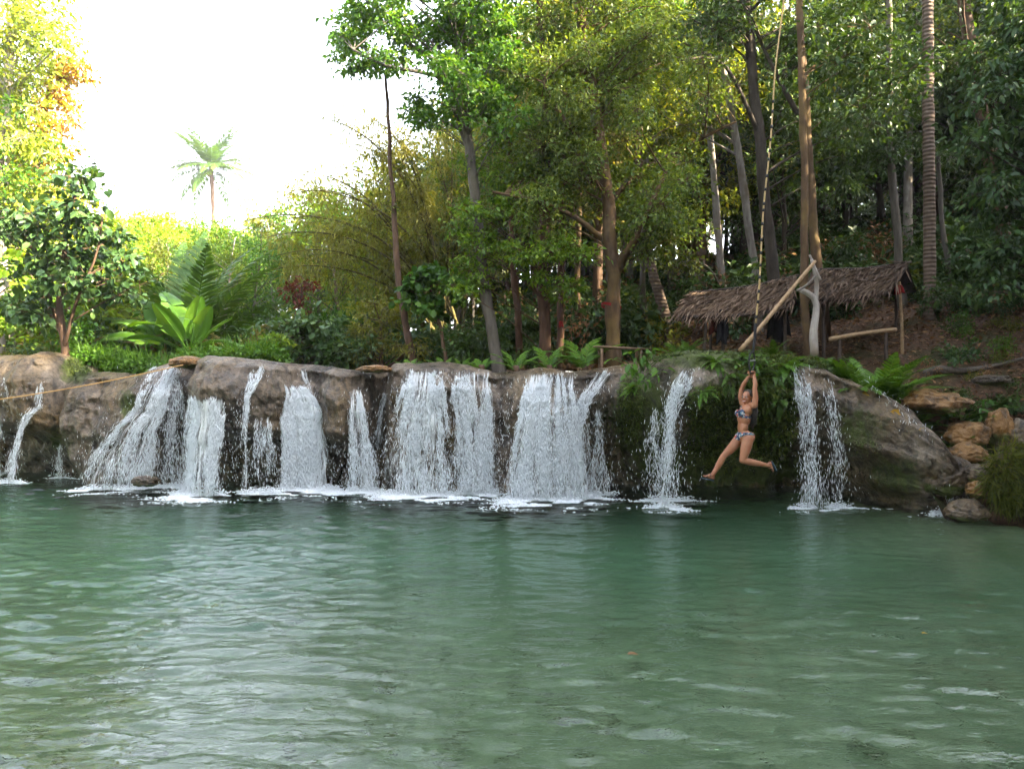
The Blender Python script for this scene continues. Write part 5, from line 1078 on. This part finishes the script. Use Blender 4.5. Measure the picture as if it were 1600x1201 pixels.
# ------------------------------------------------------------------ the woman on the swing
def skinmat():
    m, n, N, L = newmat('skin'); a = noise(n, 9, 3, .5, objvec(n)); c = ramp(n, a, [(.3, (.27, .112, .056)), (.7, (.34, .15, .078))])
    out(n, principled(n, c, .42, .45, **{'Subsurface Weight': .12, 'Subsurface Scale': .01})); return m
def floralmat():
    m, n, N, L = newmat('floral_cloth'); v = N.new('ShaderNodeTexVoronoi'); v.inputs['Scale'].default_value = 34; L.new(objvec(n), v.inputs['Vector'])
    s = N.new('ShaderNodeSeparateColor'); L.new(v.outputs['Color'], s.inputs[0])
    c = ramp(n, s.outputs[0], [(0, (.38, .35, .33)), (.2, (.04, .07, .13)), (.45, (.3, .07, .05)), (.62, (.015, .02, .035)), (.85, (.10, .17, .20))], 'CONSTANT'); out(n, principled(n, c, .75, .2)); return m
def person():
    K = .00198
    def lp(zx, zy, d=0.0): return np.array([(zx-480)*K, d, (700-zy)*K])
    skin = skinmat(); flor = floralmat()
    hair_m = plain('hair_black', (.008, .006, .005), (.025, .016, .012), 60, .4, .5); sole_m = plain('sandal_sole', (.03, .05, .075), (.06, .09, .12), 30, .6); strap_m = plain('sandal_strap', (.02, .015, .015), (.05, .03, .03), 30, .6)
    root = empty('person', P(1070+480/5.006, 540+700/5.006, YS), 'woman in a floral bikini hanging from the swing strap, one leg bent back', 'person')
    body = MB()
    def cap(a, b, ra, rb, sides=18):
        a, b = np.asarray(a, float), np.asarray(b, float); d = b-a; L = np.linalg.norm(d); d = d/L; pts, rad = [], []
        for th in np.linspace(-np.pi/2, 0, 6)[:-1]: pts.append(a+d*ra*math.sin(th)); rad.append(max(ra*math.cos(th), .0008))
        for t in np.linspace(0, 1, 5): pts.append(a+(b-a)*t); rad.append(ra+(rb-ra)*t)
        for th in np.linspace(0, np.pi/2, 6)[1:]: pts.append(b+d*rb*math.sin(th)); rad.append(max(rb*math.cos(th), .0008))
        body.add(*tube(np.array(pts), np.array(rad), sides))
    bm = bmesh.new(); bmesh.ops.create_icosphere(bm, subdivisions=4, radius=1); IV = np.array([v.co[:] for v in bm.verts]); IF = np.array([[v.index for v in f.verts] for f in bm.faces]); bm.free()
    def ell(c, r, rot=None):
        V = IV*np.array(r); V = V @ np.array(rot).T if rot is not None else V; body.add(V+c, [IF])
    def chain(pts, rad):
        for i in range(len(pts)-1): cap(pts[i], pts[i+1], rad[i], rad[i+1])
    # trunk of the body
    ell(lp(463, 702), (.098, .150, .105)); ell(lp(488, 714, -.072), (.092, .088, .095)); ell(lp(486, 714, .07), (.09, .086, .095))
    ell(lp(454, 642), (.074, .116, .15)); ell(lp(464, 566), (.098, .132, .135)); ell(lp(478, 505), (.092, .145, .105))
    cap(lp(516, 466, -.125), lp(482, 460, .125), .05, .05); ell(lp(434, 530, -.066), (.056, .056, .058)); ell(lp(432, 529, .066), (.055, .055, .057))
    chain([lp(497, 478, 0), lp(492, 440, -.005)], [.056, .047])
    # head: turned a third of the way to the camera
    yaw = R(38); f = np.array([-math.cos(yaw), -math.sin(yaw), .06]); f /= np.linalg.norm(f); up = np.array([.08, 0, 1.]); up -= f*np.dot(up, f); up /= np.linalg.norm(up); sd = np.cross(up, f); H = np.stack([f, sd, up], 1)
    hc = lp(489, 404, -.01); hp = lambda a, b, c: hc+H @ np.array([a, b, c])
    ell(hp(-.008, 0, .025), (.092, .074, .088), H); ell(hp(.022, 0, -.035), (.066, .058, .07), H); ell(hp(.05, 0, -.085), (.028, .028, .022), H)
    cap(hp(.086, 0, .012), hp(.104, 0, -.022), .010, .014); cap(hp(.075, .03, -.03), hp(.06, .045, -.03), .02, .018); cap(hp(.075, -.03, -.03), hp(.06, -.045, -.03), .02, .018)
    cap(hp(.080, -.022, -.066), hp(.080, .022, -.066), .010, .010); cap(hp(.082, -.05, .022), hp(.086, .05, .022), .011, .011)
    for s in (-1, 1): ell(hp(-.01, s*.073, -.01), (.022, .010, .032), H)
    # arms
    chain([lp(522, 462, -.135), lp(528, 400, -.145), lp(524, 342, -.13), lp(532, 300, -.11), lp(529, 243, -.07)], [.048, .043, .036, .036, .024])
    chain([lp(476, 456, .14), lp(462, 400, .15), lp(467, 342, .14), lp(480, 300, .11), lp(508, 243, .06)], [.046, .042, .035, .035, .024])
    hx, hz = (1173.8-1070)*5.006, (582.5-540)*5.006; hcn = lp(hx, hz, 0)
    for sgn, wr, y0 in ((-1, lp(529, 243, -.07), -.062), (1, lp(508, 243, .06), .062)):
        pal = hcn+np.array([.020, y0, -.018]); cap(wr, pal+np.array([0, 0, -.03]), .024, .028); cap(pal+np.array([0, -.022, -.012]), pal+np.array([0, .022, -.012]), .020, .020); cap(pal+np.array([0, -.022, -.04]), pal+np.array([0, .022, -.04]), .020, .020)
        for i, (dy, rl) in enumerate(((-.030, .9), (-.010, 1.0), (.010, .97), (.030, .82))):
            pts = [hcn+np.array([.028*math.cos(a), y0+dy, .028*math.sin(a)]) for a in np.linspace(R(-15), R(-15+215*rl), 5)]; chain(pts, [.0095, .0095, .009, .0085, .0075])
        tp = [pal+np.array([-.005, -sgn*.035, -.02]), hcn+np.array([-.012, y0-sgn*.042, -.022]), hcn+np.array([-.032, y0-sgn*.03, -.006])]; chain(tp, [.012, .0105, .009])
    # legs
    chain([lp(450, 722, .085), lp(392, 795, .10), lp(340, 850, .115), lp(320, 872, .12), lp(296, 918, .122), lp(262, 975, .12), lp(233, 1018, .118)], [.088, .076, .056, .050, .052, .040, .031])
    chain([lp(477, 728, -.085), lp(458, 800, -.11), lp(438, 868, -.12), lp(432, 888, -.12), lp(492, 903, -.115), lp(560, 915, -.11), lp(628, 930, -.10)], [.093, .080, .058, .051, .054, .043, .031])
    def foot(an, heel, ball, toe, out_y):
        chain([an, heel], [.031, .027]); chain([an, (an+ball)/2, ball], [.030, .028, .023]); chain([heel, ball], [.026, .022])
        d = toe-ball; L = np.linalg.norm(d)
        for i, k in enumerate((1.0, .98, .9, .8, .68)):
            y = (-.032+.016*i)*out_y; b0 = ball+np.array([0, y*.7, 0]); chain([b0, ball+d*k*.6+np.array([0, y, 0]), ball+d*k+np.array([0, y, 0])], [.013, .010, .009 if i else .011])
    fa, fh, fb_, ft = lp(233, 1018, .118), lp(240, 1040, .118), lp(186, 1030, .118), lp(158, 1024, .118); foot(fa, fh, fb_, ft, 1)
    na, nh, nb_, nt_ = lp(628, 930, -.10), lp(646, 915, -.10), lp(660, 952, -.10), lp(676, 978, -.10); foot(na, nh, nb_, nt_, -1)
    tmp = body.build('body', skin); md = tmp.modifiers.new('r', 'REMESH'); md.mode = 'VOXEL'; md.voxel_size = .0058; md2 = tmp.modifiers.new('s', 'SMOOTH'); md2.iterations = 5; md2.factor = .5
    dg = bpy.context.evaluated_depsgraph_get(); dg.update(); me = bpy.data.meshes.new_from_object(tmp.evaluated_get(dg)); tm_ = tmp.data; bpy.data.objects.remove(tmp); bpy.data.meshes.remove(tm_)
    me.materials.clear(); me.materials.append(skin); me.polygons.foreach_set('use_smooth', np.ones(len(me.polygons), bool)); link('body', me, root)
    V = np.empty(len(me.vertices)*3); me.vertices.foreach_get('co', V); V = V.reshape(-1, 3); VN = np.array([v.normal[:] for v in me.vertices]); PF = [list(p.vertices) for p in me.polygons]
    PC = np.array([V[p].mean(0) for p in PF]); zx = PC[:, 0]/K+480; zy = 700-PC[:, 2]/K
    def cloth(mask, name, off, parent=root):
        idx = np.nonzero(mask)[0]; used = np.unique(np.concatenate([PF[i] for i in idx])); mp = {u: i for i, u in enumerate(used)}; mm = bpy.data.meshes.new(name)
        mm.from_pydata([tuple(V[u]+VN[u]*off) for u in used], [], [[mp[q] for q in PF[i]] for i in idx]); mm.polygons.foreach_set('use_smooth', np.ones(len(idx), bool)); mm.materials.append(flor)
        o = link(name, mm, root); s = o.modifiers.new('t', 'SOLIDIFY'); s.thickness = .004; s.offset = -1; return o
    torso = (zy > 470) & (zy < 760) & (np.abs(PC[:, 1]) < .19)
    cups = np.minimum(np.linalg.norm(PC-lp(426, 527, -.075), axis=1), np.linalg.norm(PC-lp(424, 526, .07), axis=1)) < .066
    band = torso & (np.abs(zy-(552+(zx-440)*.10)) < 9); strap = torso & (zx < 500) & (zy < 525) & (np.abs(np.abs(PC[:, 1])-(.02+.00085*(zy-470))) < .008)
    cloth(torso & (cups | band | strap), 'bikini_top', .004)
    low = 742-np.abs(PC[:, 1])/.155*52
    bot = (zy > 676) & (zy < np.maximum(low, 692)) & (np.abs(PC[:, 1]) < .175) & torso; cloth(bot, 'bikini_bottom', .004)
    # hair: long and straight down the back
    hb = MB(); r6 = np.random.default_rng(4)
    for _ in range(150):
        th = r6.uniform(R(62), R(298)); ph = r6.uniform(R(0), R(80)); p0 = hp(.100*math.cos(th)*math.cos(ph)-.008, .082*math.sin(th)*math.cos(ph), .025+.098*math.sin(ph)); top = hp(-.01, 0, .118)
        q1 = hp(-.115, (hc-p0)[1]*-.3+r6.normal()*.02, -.05)+r6.normal(size=3)*.012; q2 = lp(534+r6.normal()*7, 520, r6.normal()*.05-.005); q3 = lp(536+r6.normal()*9, 600+r6.normal()*26, r6.normal()*.045)
        hb.add(*tube(resample(np.array([top+(p0-top)*.25, p0, q1, q2, q3]), 14), np.r_[np.linspace(.012, .013, 10), np.linspace(.011, .002, 4)], 6))
    Vh = IV*np.array((.101, .083, .100)); keep = (IV[:, 0] < .35+.9*(IV[:, 2]-.25)) & (IV[:, 2] > -.55); Fh = IF[keep[IF].all(1)]; hb.add((Vh @ H.T)+hp(-.010, 0, .026), [Fh]); hb.build('hair', hair_m, root, True)
    # face details
    white = plain('eye_white', (.7, .68, .66), (.75, .73, .7), 5, .3); dark = plain('eye_dark', (.02, .012, .01), (.03, .02, .015), 5, .2); lip = plain('lip', (.38, .10, .09), (.45, .14, .12), 9, .4)
    for s in (-1, 1):
        e = MB(); e.add((IV*np.array((.010, .016, .009))) @ H.T+hp(.083, s*.031, .006), [IF]); eo = e.build('eye', white, root, True)
        p_ = MB(); p_.add((IV*np.array((.005, .007, .007))) @ H.T+hp(.0905, s*.031, .006), [IF]); p_.build('pupil', dark, eo, True)
        b_ = MB(); b_.add(*tube(np.array([hp(.088, s*.016, .028), hp(.092, s*.032, .034), hp(.080, s*.05, .028)]), .004, 6)); b_.build('eyebrow', hair_m, root, True)
    mo = MB(); mo.add(*tube(np.array([hp(.078, -.028, -.048), hp(.094, 0, -.056), hp(.078, .028, -.048)]), .0062, 7)); mo.add(*tube(np.array([hp(.078, -.028, -.05), hp(.090, 0, -.072), hp(.078, .028, -.05)]), .0062, 7)); mouth = mo.build('mouth', lip, root, True)
    te = MB(); te.add(*tube(np.array([hp(.080, -.024, -.052), hp(.094, 0, -.063), hp(.080, .024, -.052)]), .0058, 7)); te.build('teeth', white, mouth, True)
    # sandals
    def sandal(heel, toe, dirn, an, ball):
        d = toe-heel; L = np.linalg.norm(d)+.03; d /= np.linalg.norm(d); n_ = dirn-d*np.dot(dirn, d); n_ /= np.linalg.norm(n_); s_ = np.cross(n_, d); u = np.linspace(0, 2*np.pi, 28, endpoint=False); c = (heel+toe)/2+n_*.034
        ring = c+np.cos(u)[:, None]*d*L*.53+(np.sin(u)*(.040+.007*np.cos(u)))[:, None]*s_; Vv = np.concatenate([ring, ring+n_*.016]); k = 28; i = np.arange(k); j = (i+1) % k
        o = MB(); o.add(Vv, [np.stack([i, j, j+k, i+k], 1)]); o.F.setdefault(28, []).extend([np.arange(28)[None, ::-1], (np.arange(28)+28)[None]]); so = o.build('sandal', sole_m, root)
        for q0, rr in ((ball, .034), (an*.6+ball*.4, .038)):
            a = np.linspace(-.2, np.pi+.2, 12); pts = q0+np.cos(a)[:, None]*s_*rr*1.08-np.sin(a)[:, None]*n_*rr*.95+n_*.006; MB().add(*tube(pts, .006, 6)).build('strap', strap_m, so, True)
    sandal(fh, ft, np.array([-.08, 0, -1.]), fa, fb_); sandal(nh, nt_, np.array([.85, 0, .5]), na, nb_)
person()

# ------------------------------------------------------------------ hanging ferns below the rim, more growth on the right bank
def hang_fern(px, py, s, label, meshes=FE2, n=16):
    X, Y, z = on_face(np.array([px]), np.array([py])); c = np.array([X[0], Y[0]-.02, z[0]]); root = empty('hanging_fern', c, label, 'fern', 'ferns hanging on the overhang')
    MB().add(*tube(np.array([[0, .15, 0], [0, -.02, .01]]), (.03, .04), 6)).build('stem', M['bark_dark'], root, True)
    for i in range(n):
        az = 270+rng.uniform(-85, 85); Mx = Matrix.Rotation(R(az), 4, 'Z') @ Matrix.Rotation(R(-rng.uniform(-45, 40)), 4, 'Y') @ Matrix.Rotation(rng.normal()*.3, 4, 'X') @ Matrix.Scale(s*rng.uniform(.7, 1.15), 4); link('frond', meshes[i % len(meshes)], root, Mx)
for a in ((1204, 585, .8, 'hanging fern right of the woman\'s hands'), (1216, 628, .75, 'hanging fern beside her head, right of the hair'), (1203, 668, .65, 'hanging fern beside her waist'), (1140, 590, .6, 'hanging fern left of the rope handle'), (1098, 612, .5, 'hanging fern on the mossy ledge right of the twisting fall', FE),
          (990, 606, .6, 'hanging fern under the broad leaved plant', FE), (1226, 572, .8, 'hanging fern left of the straight narrow fall', FE), (1120, 566, .7, 'bright fern on the rim above the mossy ledge', FE), (1160, 562, .7, 'bright fern on the rim left of the rope', FE)): hang_fern(*a)
for a in ((1428, 598, 11.6, 1.0, 'fern left of the jagged orange rock'), (1500, 640, 11.1, .8, 'fern tucked between the orange boulders'), (1545, 640, 11.2, .9, 'fern on the slope over the narrow orange rock', FE2), (1585, 640, 11.2, .9, 'fern at the right edge above the big mossy boulder', FE2), (1300, 548, 12.6, .9, 'fern under the left end of the bench pole', FE2), (1208, 546, 13.0, .9, 'fern below the wide black cloth', FE2), (1075, 548, 13.1, .8, 'fern in front of the lower shelter', FE2)): fern(*a)

# ------------------------------------------------------------------ thin air haze over the whole place
def haze():
    m, n, N, L = newmat('air_haze'); pv = N.new('ShaderNodeVolumePrincipled'); pv.inputs['Density'].default_value = .0007; pv.inputs['Color'].default_value = (.95, .96, 1, 1); pv.inputs['Anisotropy'].default_value = .35
    o_ = N.new('ShaderNodeOutputMaterial'); L.new(pv.outputs[0], o_.inputs['Volume'])
    V = np.array([[x, y, z] for x in (-270, 270) for y in (-170, 330) for z in (-8., 46.)]); F = np.array([[0, 1, 3, 2], [4, 6, 7, 5], [0, 4, 5, 1], [2, 3, 7, 6], [1, 5, 7, 3], [0, 2, 6, 4]])
    tag(MB().add(V, [F]).build('haze', m), 'thin pale haze in the forest air', None, None, 'stuff')
haze()
